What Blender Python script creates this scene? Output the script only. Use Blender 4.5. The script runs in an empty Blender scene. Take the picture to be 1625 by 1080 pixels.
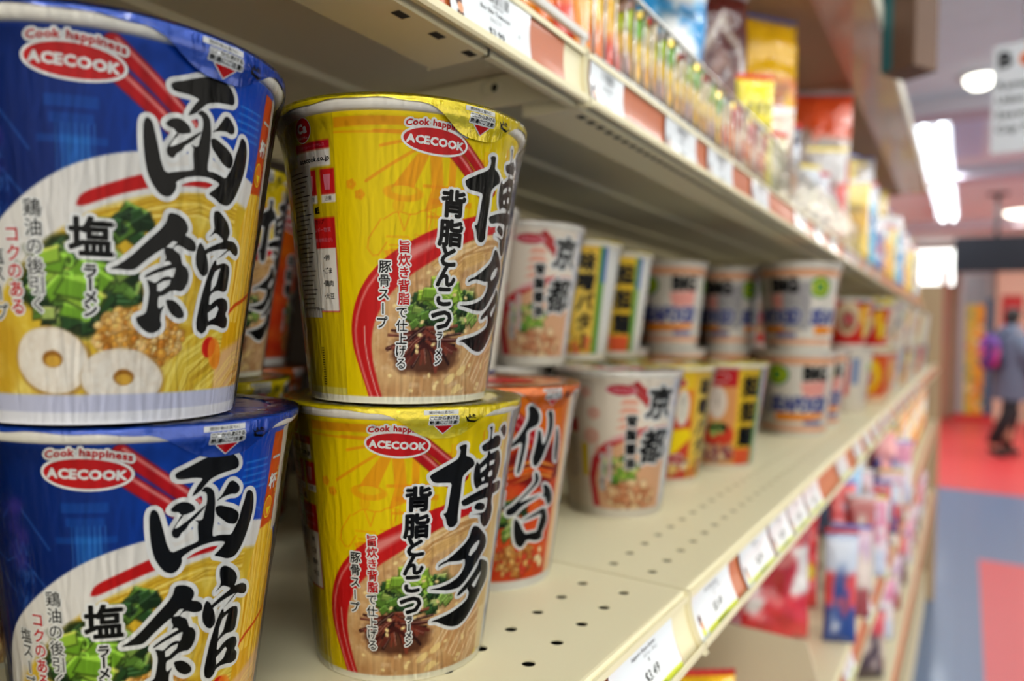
import bpy, bmesh, math, random
import numpy as np
from mathutils import Vector, Matrix
from mathutils.geometry import tessellate_polygon

# ------------------------------------------------------------------ camera, world, lights
# All lengths below are millimetres; the lens stands at (0, 0, 0) mm, 1.30 m above the floor.
# +x runs down the aisle, +y goes into the shelves, +z is up.
MM, LENS_H = 0.001, 1.30
S = bpy.context.scene
COL = S.collection
S.view_settings.view_transform = 'Standard'
S.view_settings.look = 'None'
S.view_settings.gamma = 1.0
S.view_settings.use_curve_mapping = False
S.view_settings.exposure = 0.04
S.cycles.max_bounces = 8
S.cycles.transparent_max_bounces = 24
S.cycles.caustics_reflective = False
S.cycles.caustics_refractive = False
S.cycles.sample_clamp_indirect = 6.0

def P(x, y, z):
    return Vector((x*MM, y*MM, z*MM + LENS_H))

yaw, pitch, roll = math.radians(32.54), math.radians(1.09), math.radians(1.17)
fw = Vector((math.cos(yaw)*math.cos(pitch), math.sin(yaw)*math.cos(pitch), -math.sin(pitch)))
rt = Vector((math.sin(yaw), -math.cos(yaw), 0))
up = rt.cross(fw)
rt, up = rt*math.cos(roll) + up*math.sin(roll), up*math.cos(roll) - rt*math.sin(roll)
cd = bpy.data.cameras.new('camera')
cam = bpy.data.objects.new('camera', cd)
COL.objects.link(cam)
cam.matrix_world = Matrix(((rt.x, up.x, -fw.x, 0), (rt.y, up.y, -fw.y, 0), (rt.z, up.z, -fw.z, LENS_H), (0, 0, 0, 1)))
cd.sensor_width = 36
cd.lens = 1132.53/1625*36
cd.clip_start = 0.02
cd.clip_end = 60
cd.dof.use_dof = True
cd.dof.focus_distance = 0.246
cd.dof.aperture_fstop = 6.0
S.camera = cam

world = bpy.data.worlds.new('world')
S.world = world
world.use_nodes = True
bg = world.node_tree.nodes['Background']
bg.inputs[0].default_value = (0.98, 0.93, 0.82, 1)
bg.inputs[1].default_value = 2.15

def area_light(name, x, y, z, sx, sy, power, color=(1, 0.95, 0.87), rot=(0, 0, 0)):
    l = bpy.data.lights.new(name, 'AREA')
    l.shape = 'RECTANGLE'
    l.size, l.size_y, l.energy, l.color = sx*MM, sy*MM, power, color
    o = bpy.data.objects.new(name, l)
    o.location = P(x, y, z)
    o.rotation_euler = rot
    COL.objects.link(o)
    return o
# the fluorescent rows of the shop ceiling, then two added fills behind the lens
for i in range(3):
    area_light('ceiling_lamp_light', -900 + 2100*i, -700, 1440, 1500, 160, 6.5)
    area_light('ceiling_lamp_light', -900 + 2100*i, -2300, 1440, 1500, 160, 17)
area_light('ceiling_lamp_light', -3000, -900, 1440, 1500, 160, 33)  # added fill behind the lens, brightens the left sides of the cups
area_light('ceiling_lamp_light', -3000, -2300, 1440, 1500, 160, 33)  # second added fill behind the lens, without a fixture
area_light('ceiling_lamp_light', 7700, 230, 1440, 4800, 300, 60, (0.93, 0.97, 1))
area_light('ceiling_lamp_light', 9500, -900, 1440, 3000, 900, 60)

# ------------------------------------------------------------------ helpers
random.seed(7)
def s2l(c):
    c = np.asarray(c, float)
    return np.where(c <= 0.04045, c/12.92, ((np.maximum(c, 0) + 0.055)/1.055)**2.4)
def rgb(r, g, b):
    return tuple(float(v) for v in s2l(np.array([r, g, b])/255.0)) + (1.0,)

MATS = {}
def mat(name, color=None, rough=0.5, metal=0.0, coat=0.0, attr=False, emit=None, estr=1.0, bump=0.0, bscale=200.0, mottled=0.0, spec=0.5):
    if name in MATS:
        return MATS[name]
    m = bpy.data.materials.new(name)
    m.use_nodes = True
    nt = m.node_tree
    b = nt.nodes['Principled BSDF']
    b.inputs['Roughness'].default_value = rough
    b.inputs['Metallic'].default_value = metal
    b.inputs['Coat Weight'].default_value = coat
    b.inputs['Coat Roughness'].default_value = 0.08
    b.inputs['Specular IOR Level'].default_value = spec
    if attr:
        a = nt.nodes.new('ShaderNodeAttribute')
        a.attribute_name = 'Col'
        nt.links.new(a.outputs['Color'], b.inputs['Base Color'])
    elif color:
        b.inputs['Base Color'].default_value = rgb(*color)
    if mottled and color:
        tc = nt.nodes.new('ShaderNodeTexCoord')
        n = nt.nodes.new('ShaderNodeTexNoise')
        n.inputs['Scale'].default_value = 9.0
        n.inputs['Detail'].default_value = 6.0
        r = nt.nodes.new('ShaderNodeMix')
        r.data_type = 'RGBA'
        c = np.array(color, float)
        r.inputs[6].default_value = rgb(*(c*(1-mottled)))
        r.inputs[7].default_value = rgb(*np.minimum(c*(1+mottled), 255))
        nt.links.new(tc.outputs['Object'], n.inputs['Vector'])
        nt.links.new(n.outputs['Fac'], r.inputs[0])
        nt.links.new(r.outputs[2], b.inputs['Base Color'])
    if bump:
        tc = nt.nodes.new('ShaderNodeTexCoord')
        n = nt.nodes.new('ShaderNodeTexNoise')
        n.inputs['Scale'].default_value = bscale
        n.inputs['Detail'].default_value = 3.0
        bn = nt.nodes.new('ShaderNodeBump')
        bn.inputs['Strength'].default_value = bump
        bn.inputs['Distance'].default_value = 0.001
        nt.links.new(tc.outputs['Object'], n.inputs['Vector'])
        nt.links.new(n.outputs['Fac'], bn.inputs['Height'])
        nt.links.new(bn.outputs['Normal'], b.inputs['Normal'])
    if emit:
        b.inputs['Emission Color'].default_value = rgb(*emit)
        b.inputs['Emission Strength'].default_value = estr
    MATS[name] = m
    return m

def clear_film(name, stretch=(1, 1, 1), scale=60, strength=0.5, haze=0.03, rough=0.07, tint=(1, 1, 1, 1), dist=0.002, gain=1.0, base_cut=0.0):
    """thin clear plastic: lets the light through, mirrors it at grazing angles"""
    if name in MATS:
        return MATS[name]
    m = bpy.data.materials.new(name)
    m.use_nodes = True
    nt = m.node_tree
    nt.nodes.clear()
    out = nt.nodes.new('ShaderNodeOutputMaterial')
    mix = nt.nodes.new('ShaderNodeMixShader')
    tr = nt.nodes.new('ShaderNodeBsdfTransparent')
    tr.inputs[0].default_value = tint
    gl = nt.nodes.new('ShaderNodeBsdfGlossy')
    gl.inputs['Roughness'].default_value = rough
    fr = nt.nodes.new('ShaderNodeFresnel')
    fr.inputs[0].default_value = 1.48
    ad = nt.nodes.new('ShaderNodeMath')
    ad.operation = 'ADD'
    ad.use_clamp = True
    ad.inputs[1].default_value = haze
    sc_ = nt.nodes.new('ShaderNodeMath')
    sc_.operation = 'MULTIPLY'
    sc_.inputs[1].default_value = gain
    tc = nt.nodes.new('ShaderNodeTexCoord')
    mp = nt.nodes.new('ShaderNodeMapping')
    mp.inputs['Scale'].default_value = stretch
    n = nt.nodes.new('ShaderNodeTexNoise')
    n.inputs['Scale'].default_value = scale
    n.inputs['Detail'].default_value = 3.0
    n.inputs['Distortion'].default_value = 0.6
    bn = nt.nodes.new('ShaderNodeBump')
    bn.inputs['Strength'].default_value = strength
    bn.inputs['Distance'].default_value = dist
    L = nt.links.new
    L(tc.outputs['Object'], mp.inputs[0]); L(mp.outputs[0], n.inputs['Vector'])
    L(n.outputs['Fac'], bn.inputs['Height']); L(bn.outputs['Normal'], gl.inputs['Normal'])
    L(bn.outputs['Normal'], fr.inputs['Normal'])
    sb_ = nt.nodes.new('ShaderNodeMath')
    sb_.operation = 'SUBTRACT'
    sb_.use_clamp = True
    sb_.inputs[1].default_value = base_cut
    L(fr.outputs[0], sb_.inputs[0]); L(sb_.outputs[0], sc_.inputs[0]); L(sc_.outputs[0], ad.inputs[0]); L(ad.outputs[0], mix.inputs[0])
    L(tr.outputs[0], mix.inputs[1]); L(gl.outputs[0], mix.inputs[2]); L(mix.outputs[0], out.inputs[0])
    MATS[name] = m
    return m

def build_mesh(name, V, F, mats, midx=None, col=None, smooth=True):
    """V in mm, F list of index tuples, col (n,3) sRGB 0..1"""
    me = bpy.data.meshes.new(name)
    V = np.asarray(V, float)
    ln = np.array([len(f) for f in F], np.int32)
    idx = np.fromiter((i for f in F for i in f), np.int32, int(ln.sum()))
    me.vertices.add(len(V))
    me.vertices.foreach_set('co', (V*MM).astype(np.float32).ravel())
    me.loops.add(len(idx))
    me.loops.foreach_set('vertex_index', idx)
    me.polygons.add(len(ln))
    st = np.concatenate([[0], np.cumsum(ln)[:-1]]).astype(np.int32)
    me.polygons.foreach_set('loop_start', st)
    me.polygons.foreach_set('loop_total', ln)
    me.update(calc_edges=True)
    for m in (mats if isinstance(mats, (list, tuple)) else [mats]):
        me.materials.append(m)
    if midx is not None:
        me.polygons.foreach_set('material_index', np.asarray(midx, np.int32))
    me.polygons.foreach_set('use_smooth', np.full(len(ln), bool(smooth)))
    if col is not None:
        a = me.color_attributes.new('Col', 'FLOAT_COLOR', 'POINT')
        c = np.ones((len(V), 4), np.float32)
        c[:, :3] = s2l(np.clip(col, 0, 1))
        a.data.foreach_set('color', c.ravel())
    me.validate()
    me.update()
    return me

def link(name, me, parent=None, loc=(0, 0, 0), rot=(0, 0, 0), **props):
    o = bpy.data.objects.new(name, me)
    COL.objects.link(o)
    if parent is None:
        o.location = P(*loc)
    else:
        o.parent = parent
        o.location = Vector(loc)*MM
    o.rotation_euler = rot
    for k, v in props.items():
        o[k] = v
    return o

def thing(name, label, category, loc, rot=0.0, group=None):
    o = bpy.data.objects.new(name, None)
    COL.objects.link(o)
    o.location = P(*loc)
    o.rotation_euler = (0, 0, rot)
    o.empty_display_size = 0.01
    o['label'], o['category'] = label, category
    if group:
        o['group'] = group
    return o

class MB:
    """collects shapes in mm and links them as one mesh object"""
    def __init__(s): s.V, s.F, s.M = [], [], []
    def add(s, V, F, m=0):
        n = len(s.V)
        s.V += [tuple(v) for v in V]
        s.F += [tuple(i+n for i in f) for f in F]
        s.M += [m]*len(F)
        return s
    def box(s, x0, x1, y0, y1, z0, z1, m=0):
        V = [(x, y, z) for x in (x0, x1) for y in (y0, y1) for z in (z0, z1)]
        return s.add(V, [(0, 1, 3, 2), (4, 6, 7, 5), (0, 4, 5, 1), (2, 3, 7, 6), (0, 2, 6, 4), (1, 5, 7, 3)], m)
    def sweep_x(s, prof, x0, x1, m=0, closed=True):
        """profile of (y, z) pairs swept along x"""
        n = len(prof)
        V = [(x0, a, b) for a, b in prof] + [(x1, a, b) for a, b in prof]
        rng = range(n if closed else n-1)
        F = [(i, (i+1) % n, n+(i+1) % n, n+i) for i in rng]
        if closed:
            F += [tuple(range(n))[::-1], tuple(range(n, 2*n))]
        return s.add(V, F, m)
    def tube(s, pts, r, seg=8, m=0):
        pts = [Vector(p) for p in pts]
        rings = []
        for i, p in enumerate(pts):
            d = (pts[min(i+1, len(pts)-1)] - pts[max(i-1, 0)]).normalized()
            a = d.cross(Vector((0, 0, 1)))
            if a.length < 0.05: a = d.cross(Vector((0, 1, 0)))
            a.normalize(); b = d.cross(a)
            rr = r[i] if isinstance(r, (list, tuple)) else r
            rings.append([p + (a*math.cos(t) + b*math.sin(t))*rr for t in [2*math.pi*k/seg for k in range(seg)]])
        V = [v for R in rings for v in R]
        F = [(i*seg+k, i*seg+(k+1) % seg, (i+1)*seg+(k+1) % seg, (i+1)*seg+k) for i in range(len(pts)-1) for k in range(seg)]
        F += [tuple(range(seg))[::-1], tuple(range((len(pts)-1)*seg, len(pts)*seg))]
        return s.add(V, F, m)
    def lathe(s, prof, seg=48, m=0, c=(0, 0)):
        V = [(c[0]+r*math.cos(t), c[1]+r*math.sin(t), z) for r, z in prof for t in [2*math.pi*k/seg for k in range(seg)]]
        F = [(i*seg+k, i*seg+(k+1) % seg, (i+1)*seg+(k+1) % seg, (i+1)*seg+k) for i in range(len(prof)-1) for k in range(seg)]
        return s.add(V, F, m)
    def build(s, name, mats, parent=None, loc=(0, 0, 0), rot=(0, 0, 0), smooth=False, bevel=0, **props):
        if not isinstance(mats, (list, tuple)): mats = [mats]
        me = build_mesh(name, s.V, s.F, mats, s.M, smooth=smooth)
        o = link(name, me, parent, loc, rot, **props)
        if bevel:
            b = o.modifiers.new('bevel', 'BEVEL')
            b.width, b.segments, b.limit_method = bevel*MM, 2, 'ANGLE'
        return o

# ------------------------------------------------------------------ painting prints on to meshes
def vnoise(X, Y, seed=0, octaves=4):
    """value noise, X and Y in lattice units, 0..1"""
    out = np.zeros_like(X); amp = 1.0; tot = 0
    r = np.random.RandomState(seed)
    for o in range(octaves):
        T = r.rand(64, 64)
        xi, yi = np.floor(X).astype(int), np.floor(Y).astype(int)
        fx, fy = X-xi, Y-yi
        fx, fy = fx*fx*(3-2*fx), fy*fy*(3-2*fy)
        a, b = T[yi % 64, xi % 64], T[yi % 64, (xi+1) % 64]
        c, d = T[(yi+1) % 64, xi % 64], T[(yi+1) % 64, (xi+1) % 64]
        out += amp*((a*(1-fx)+b*fx)*(1-fy)+(c*(1-fx)+d*fx)*fy)
        tot += amp; amp *= 0.5; X = X*2.03+7.1; Y = Y*2.03+3.7
    return out/tot

def hexc(c): return np.array(c, float)/255.0

class Canvas:
    def __init__(s, U, V, base):
        s.U, s.V = U, V
        s.I = np.empty(U.shape+(3,)); s.I[:] = hexc(base)
        s.aa = 0.45
    def put(s, mask, color, a=1.0):
        if mask is None: return s
        m = np.clip(mask*a, 0, 1)[..., None]
        c = color if isinstance(color, np.ndarray) and color.ndim == 3 else hexc(color)
        s.I = s.I*(1-m)+c*m
        return s
    def noise(s, sc, seed=0, o=4, sy=None): return vnoise((s.U+500)/sc, (s.V+500)/(sy or sc), seed, o)
    def ell(s, cx, cy, rx, ry, rot=0, warp=0, seed=0, soft=None):
        a = math.radians(rot); dx, dy = s.U-cx, s.V-cy
        x, y = dx*math.cos(a)+dy*math.sin(a), -dx*math.sin(a)+dy*math.cos(a)
        if warp:
            n = s.noise(min(rx, ry)*0.7+0.5, seed, 3)-0.5
            k = 1+warp*n*2
        else: k = 1
        d = (np.sqrt((x/rx)**2+(y/ry)**2)*k-1)*min(rx, ry)
        w = soft or s.aa
        return np.clip(0.5-d/w, 0, 1)
    def poly(s, pts, soft=None):
        if len(pts) >= 9:
            for _ in range(2):
                q = []
                for i in range(len(pts)):
                    a, b = pts[i], pts[(i+1) % len(pts)]
                    q += [(a[0]*.75+b[0]*.25, a[1]*.75+b[1]*.25), (a[0]*.25+b[0]*.75, a[1]*.25+b[1]*.75)]
                pts = q
        d = np.full(s.U.shape, 1e9); inside = np.zeros(s.U.shape, bool)
        n = len(pts)
        for i in range(n):
            x0, y0 = pts[i]; x1, y1 = pts[(i+1) % n]
            dx, dy = x1-x0, y1-y0
            t = np.clip(((s.U-x0)*dx+(s.V-y0)*dy)/(dx*dx+dy*dy+1e-9), 0, 1)
            d = np.minimum(d, np.hypot(s.U-x0-t*dx, s.V-y0-t*dy))
            if y0 != y1:
                c = ((y0 > s.V) != (y1 > s.V)) & (s.U < (x1-x0)*(s.V-y0)/(y1-y0)+x0)
                inside ^= c
        return np.clip(0.5+np.where(inside, d, -d)/(soft or s.aa), 0, 1)
    def line(s, pts, w, soft=None):
        if 4 <= len(pts) <= 9:
            q = [pts[0]]
            for a, b in zip(pts[:-1], pts[1:]):
                q += [(a[0]*.75+b[0]*.25, a[1]*.75+b[1]*.25), (a[0]*.25+b[0]*.75, a[1]*.25+b[1]*.75)]
            pts = q+[pts[-1]]
        d = np.full(s.U.shape, 1e9)
        for (x0, y0), (x1, y1) in zip(pts[:-1], pts[1:]):
            dx, dy = x1-x0, y1-y0
            t = np.clip(((s.U-x0)*dx+(s.V-y0)*dy)/(dx*dx+dy*dy+1e-9), 0, 1)
            d = np.minimum(d, np.hypot(s.U-x0-t*dx, s.V-y0-t*dy))
        return np.clip(0.5-(d-w/2)/(soft or s.aa), 0, 1)
    def band(s, v0, v1): return np.clip((s.V-v0)/s.aa+.5, 0, 1)*np.clip((v1-s.V)/s.aa+.5, 0, 1)
    def rect(s, u0, u1, v0, v1): return s.band(v0, v1)*np.clip((s.U-u0)/s.aa+.5, 0, 1)*np.clip((u1-s.U)/s.aa+.5, 0, 1)
    def cuts(s, cx, cy, rx, ry, n, size, pal, seed=1, clip=None):
        """heap of chopped leek: angular rings and leaf pieces"""
        r = random.Random(seed)
        for i in range(n):
            t, q = r.random()*6.283, math.sqrt(r.random())
            x, y = cx+rx*q*math.cos(t), cy+ry*q*math.sin(t)
            z = size*(0.7+0.7*r.random()); ro = r.uniform(-.8, .8); k_ = r.uniform(.45, .8)
            c = np.array(pal[r.randrange(len(pal))], float)
            def pt(a, b): return (x+a*math.cos(ro)-b*math.sin(ro), y+a*math.sin(ro)+b*math.cos(ro))
            body = [pt(-z, -z*k_), pt(z*r.uniform(.8, 1.1), -z*k_*r.uniform(.7, 1)), pt(z, z*k_), pt(-z*r.uniform(.6, .9), z*k_*r.uniform(.8, 1.1))]
            g = (lambda m: m) if clip is None else (lambda m: m*clip)
            s.put(g(s.poly([((p[0]-x)*1.16+x, (p[1]-y)*1.2+y-.2) for p in body])), c*.4, .8)
            s.put(g(s.poly(body)), c)
            s.put(g(s.line([body[3], body[2]], z*.22)), np.minimum(c*1.5+30, 255), .75)
            if i % 3 == 0:
                e = pt(z, 0); s.put(g(s.ell(e[0], e[1], z*.35, z*k_, math.degrees(ro))), np.minimum(c*1.25+30, 255)); s.put(g(s.ell(e[0], e[1], z*.17, z*k_*.6, math.degrees(ro))), c*.5)
            if i % 4 == 1: s.put(g(s.line([pt(-z*.8, z*.1), pt(z*.7, z*.2)], z*.12)), np.minimum(c*1.7+50, 255), .6)
    def chunks(s, cx, cy, rx, ry, n, size, pal, seed=1, flat=0.7, clip=None):
        """heap of food pieces, each with its own outline and glisten"""
        r = random.Random(seed)
        for i in range(n):
            t, q = r.random()*6.283, math.sqrt(r.random())
            x, y = cx+rx*q*math.cos(t), cy+ry*q*math.sin(t)
            z = size*(0.6+0.8*r.random()); ro = r.random()*180
            c = np.array(pal[r.randrange(len(pal))], float)
            fy = z*(flat+0.3*r.random())
            def P_(m): return m if clip is None else m*clip
            s.put(P_(s.ell(x, y, z*1.12, fy*1.12, ro, 0.12, i)), c*0.55, 0.7)
            s.put(P_(s.ell(x, y, z, fy, ro, 0.12, i)), c)
            s.put(P_(s.ell(x-z*.2, y+fy*.3, z*.5, fy*.35, ro, 0.2, i, soft=z*.4)), np.minimum(c*1.3+25, 255), 0.6)
    def strands(s, pts, n, spread, w, pal, seed=1, clip=None):
        """noodles running along a path"""
        r = random.Random(seed)
        for i in range(n):
            o = (r.random()-.5)*2*spread; ph = r.random()*6
            q = []
            for k in range(len(pts)-1):
                for j in range(4):
                    t = j/4
                    x = pts[k][0]*(1-t)+pts[k+1][0]*t; y = pts[k][1]*(1-t)+pts[k+1][1]*t
                    dx, dy = pts[k+1][0]-pts[k][0], pts[k+1][1]-pts[k][1]; L = math.hypot(dx, dy)
                    oo = o+0.6*math.sin(ph+(k*4+j)*.7)
                    q.append((x-dy/L*oo, y+dx/L*oo))
            m = s.line(q, w*(0.7+.6*r.random()))
            s.put(m if clip is None else m*clip, pal[r.randrange(len(pal))], 0.9)

# ------------------------------------------------------------------ lettering cut as thin printed shapes
_G = {}
def glyph(ch):
    if ch in _G: return _G[ch]
    c = bpy.data.curves.new('g', 'FONT')
    c.body = ch; c.resolution_u = 2; c.fill_mode = 'FRONT'
    o = bpy.data.objects.new('g', c)
    COL.objects.link(o)
    dg = bpy.context.evaluated_depsgraph_get(); dg.update()
    me = bpy.data.meshes.new_from_object(o.evaluated_get(dg))
    V = np.array([v.co[:2] for v in me.vertices]).reshape(-1, 2)
    F = [tuple(p.vertices) for p in me.polygons]
    cnt = {}
    for f in F:
        for a, b in zip(f, f[1:]+f[:1]):
            k = (min(a, b), max(a, b)); cnt[k] = cnt.get(k, 0)+1
    E = [k for k, v in cnt.items() if v == 1]
    bpy.data.objects.remove(o); bpy.data.curves.remove(c); bpy.data.meshes.remove(me)
    _G[ch] = (V, F, E)
    return _G[ch]

def fatten(V, E, w, seg=6):
    """a ribbon of half-width w along every outline edge, with round joints"""
    oV, oF = [], []
    used = set()
    for a, b in E:
        p, q = V[a], V[b]; d = q-p; L = np.hypot(*d)
        if L < 1e-6: continue
        n = np.array([-d[1], d[0]])/L*w
        k = len(oV); oV += [p+n, p-n, q-n, q+n]; oF.append((k, k+1, k+2, k+3))
        used.add(a); used.add(b)
    for a in used:
        k = len(oV)
        oV += [V[a]+w*np.array([math.cos(t), math.sin(t)]) for t in [6.2832*j/seg for j in range(seg)]]
        oF.append(tuple(range(k, k+seg)))
    return np.array(oV).reshape(-1, 2), oF

class Print:
    """flat shapes in label coordinates (u across, v up, mm), later wrapped on a surface"""
    def __init__(s): s.parts = []
    def add(s, V, F, m, off):
        if len(V): s.parts.append((np.asarray(V, float), F, m, off))
    def text(s, t, u, v, size, m='ink_black', bold=0.0, outline=0.0, om='ink_white', vertical=False, step=1.06, rot=0.0, off=0.10, shear=0.0, lean=0.0, align='c', wide=1.0, arc=0.0):
        n = len(t); cr, sr = math.cos(math.radians(rot)), math.sin(math.radians(rot))
        x = 0.0; items = []
        for i, ch in enumerate(t):
            if ch == ' ': x += 0.35; continue
            V, F, E = glyph(ch)
            if not len(V): continue
            c = (V.min(0)+V.max(0))/2
            if vertical:
                W = V-c
                if ch in 'ー-': W = np.stack([W[:, 1], -W[:, 0]], 1)
                if ch in 'ラメンスプてこくしっ': pass
                W = W*size
                W[:, 1] -= i*size*step
                W[:, 0] -= lean*i
            else:
                W = V.copy(); w0 = W[:, 0].min(); ww = W[:, 0].max()-w0
                W[:, 0] = (W[:, 0]-w0+x)*wide
                x += ww+0.12
                W[:, 1] -= 0.36
                W = W*size
            items.append((W, F, E))
        if not vertical:
            tot = (x-0.12)*size*wide
            for W, F, E in items: W[:, 0] -= tot/2 if align == 'c' else (0 if align == 'l' else tot)
            if arc:
                for W, F, E in items: W[:, 1] -= arc*W[:, 0]**2
        for W, F, E in items:
            W[:, 0] += shear*W[:, 1]
            W = np.stack([W[:, 0]*cr-W[:, 1]*sr+u, W[:, 0]*sr+W[:, 1]*cr+v], 1)
            if outline:
                fv, ff = fatten(W, E, outline+bold)
                s.add(fv, ff, om, off); s.add(W, F, om, off)
            s.add(W, F, m, off+0.05)
            if bold:
                fv, ff = fatten(W, E, bold); s.add(fv, ff, m, off+0.05)
        return s
    def shape(s, pts, m, off=0.08, outline=0.0, om='ink_white'):
        pts = [np.array(p, float) for p in pts]
        V = np.array(pts)
        tri = tessellate_polygon([[Vector((p[0], p[1], 0)) for p in pts]])
        F = [tuple(t) for t in tri]
        if outline:
            E = [(i, (i+1) % len(V)) for i in range(len(V))]
            fv, ff = fatten(V, E, outline, 10)
            s.add(fv, ff, om, off); s.add(V, F, om, off)
        s.add(V, F, m, off+0.05)
        return s
    def oval(s, cx, cy, rx, ry, m, off=0.08, outline=0, om='ink_white', rot=0, n=36):
        a = math.radians(rot)
        pts = []
        for k in range(n):
            t = 6.28318*k/n; x, y = rx*math.cos(t), ry*math.sin(t)
            pts.append((cx+x*math.cos(a)-y*math.sin(a), cy+x*math.sin(a)+y*math.cos(a)))
        return s.shape(pts, m, off, outline, om)
    def rect(s, u0, u1, v0, v1, m, off=0.08, outline=0, om='ink_white'):
        return s.shape([(u0, v0), (u1, v0), (u1, v1), (u0, v1)], m, off, outline, om)
    def brush(s, key, outline=1.35, off=0.12, du=0, dv=0):
        bl, wh = BRUSH[key]
        def rd(t):
            a = [float(x) for x in t.split()]
            return [np.array((a[i]+du, a[i+1]+dv)) for i in range(0, len(a), 2)]
        for t in bl:
            p = rd(t); q = []
            for i in range(len(p)):
                a, b = p[i], p[(i+1) % len(p)]
                q += [a*.8+b*.2, a*.2+b*.8]
            s.shape(q, 'ink_gloss_black', off, outline)
        for t in wh: s.shape(rd(t), 'ink_white', off+0.06)
        return s
    def wrap(s, surf, step=3.0):
        """cut the shapes into narrow columns and lay them on surf(u, v, off); returns V, F, material names"""
        AV, AF, AM, n0 = [], [], [], 0
        groups = {}
        for V, F, m, off in s.parts:
            wide = (V[:, 0].max()-V[:, 0].min()) > step*1.6
            groups.setdefault((m, off, wide), []).append((V, F))
        for (m, off, wide), L in groups.items():
            Vs, Fs, k = [], [], 0
            for V, F in L:
                Vs.append(V); Fs += [tuple(i+k for i in f) for f in F]; k += len(V)
            Vs = np.concatenate(Vs)
            if wide:
                bm = bmesh.new()
                bv = [bm.verts.new((a, b, 0)) for a, b in Vs]
                for f in Fs:
                    if len(set(f)) > 2:
                        try: bm.faces.new([bv[i] for i in f])
                        except ValueError: pass
                u = math.floor(Vs[:, 0].min()/step)*step
                while u < Vs[:, 0].max():
                    bmesh.ops.bisect_plane(bm, geom=bm.verts[:]+bm.edges[:]+bm.faces[:], plane_co=(u, 0, 0), plane_no=(1, 0, 0))
                    u += step
                bm.verts.index_update()
                Vs = np.array([v.co[:2] for v in bm.verts]); Fs = [tuple(v.index for v in f.verts) for f in bm.faces]
                bm.free()
            W = surf(Vs[:, 0], Vs[:, 1], off)
            AV.append(W)
            # make every face look outwards
            for f in Fs:
                a = Vs[list(f)]
                x, y = a[:, 0], a[:, 1]
                ar = np.dot(x, np.roll(y, -1))-np.dot(y, np.roll(x, -1))
                AF.append(tuple(i+n0 for i in (f if ar > 0 else f[::-1]))); AM.append(m)
            n0 += len(W)
        return (np.concatenate(AV) if AV else np.zeros((0, 3))), AF, AM

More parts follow.
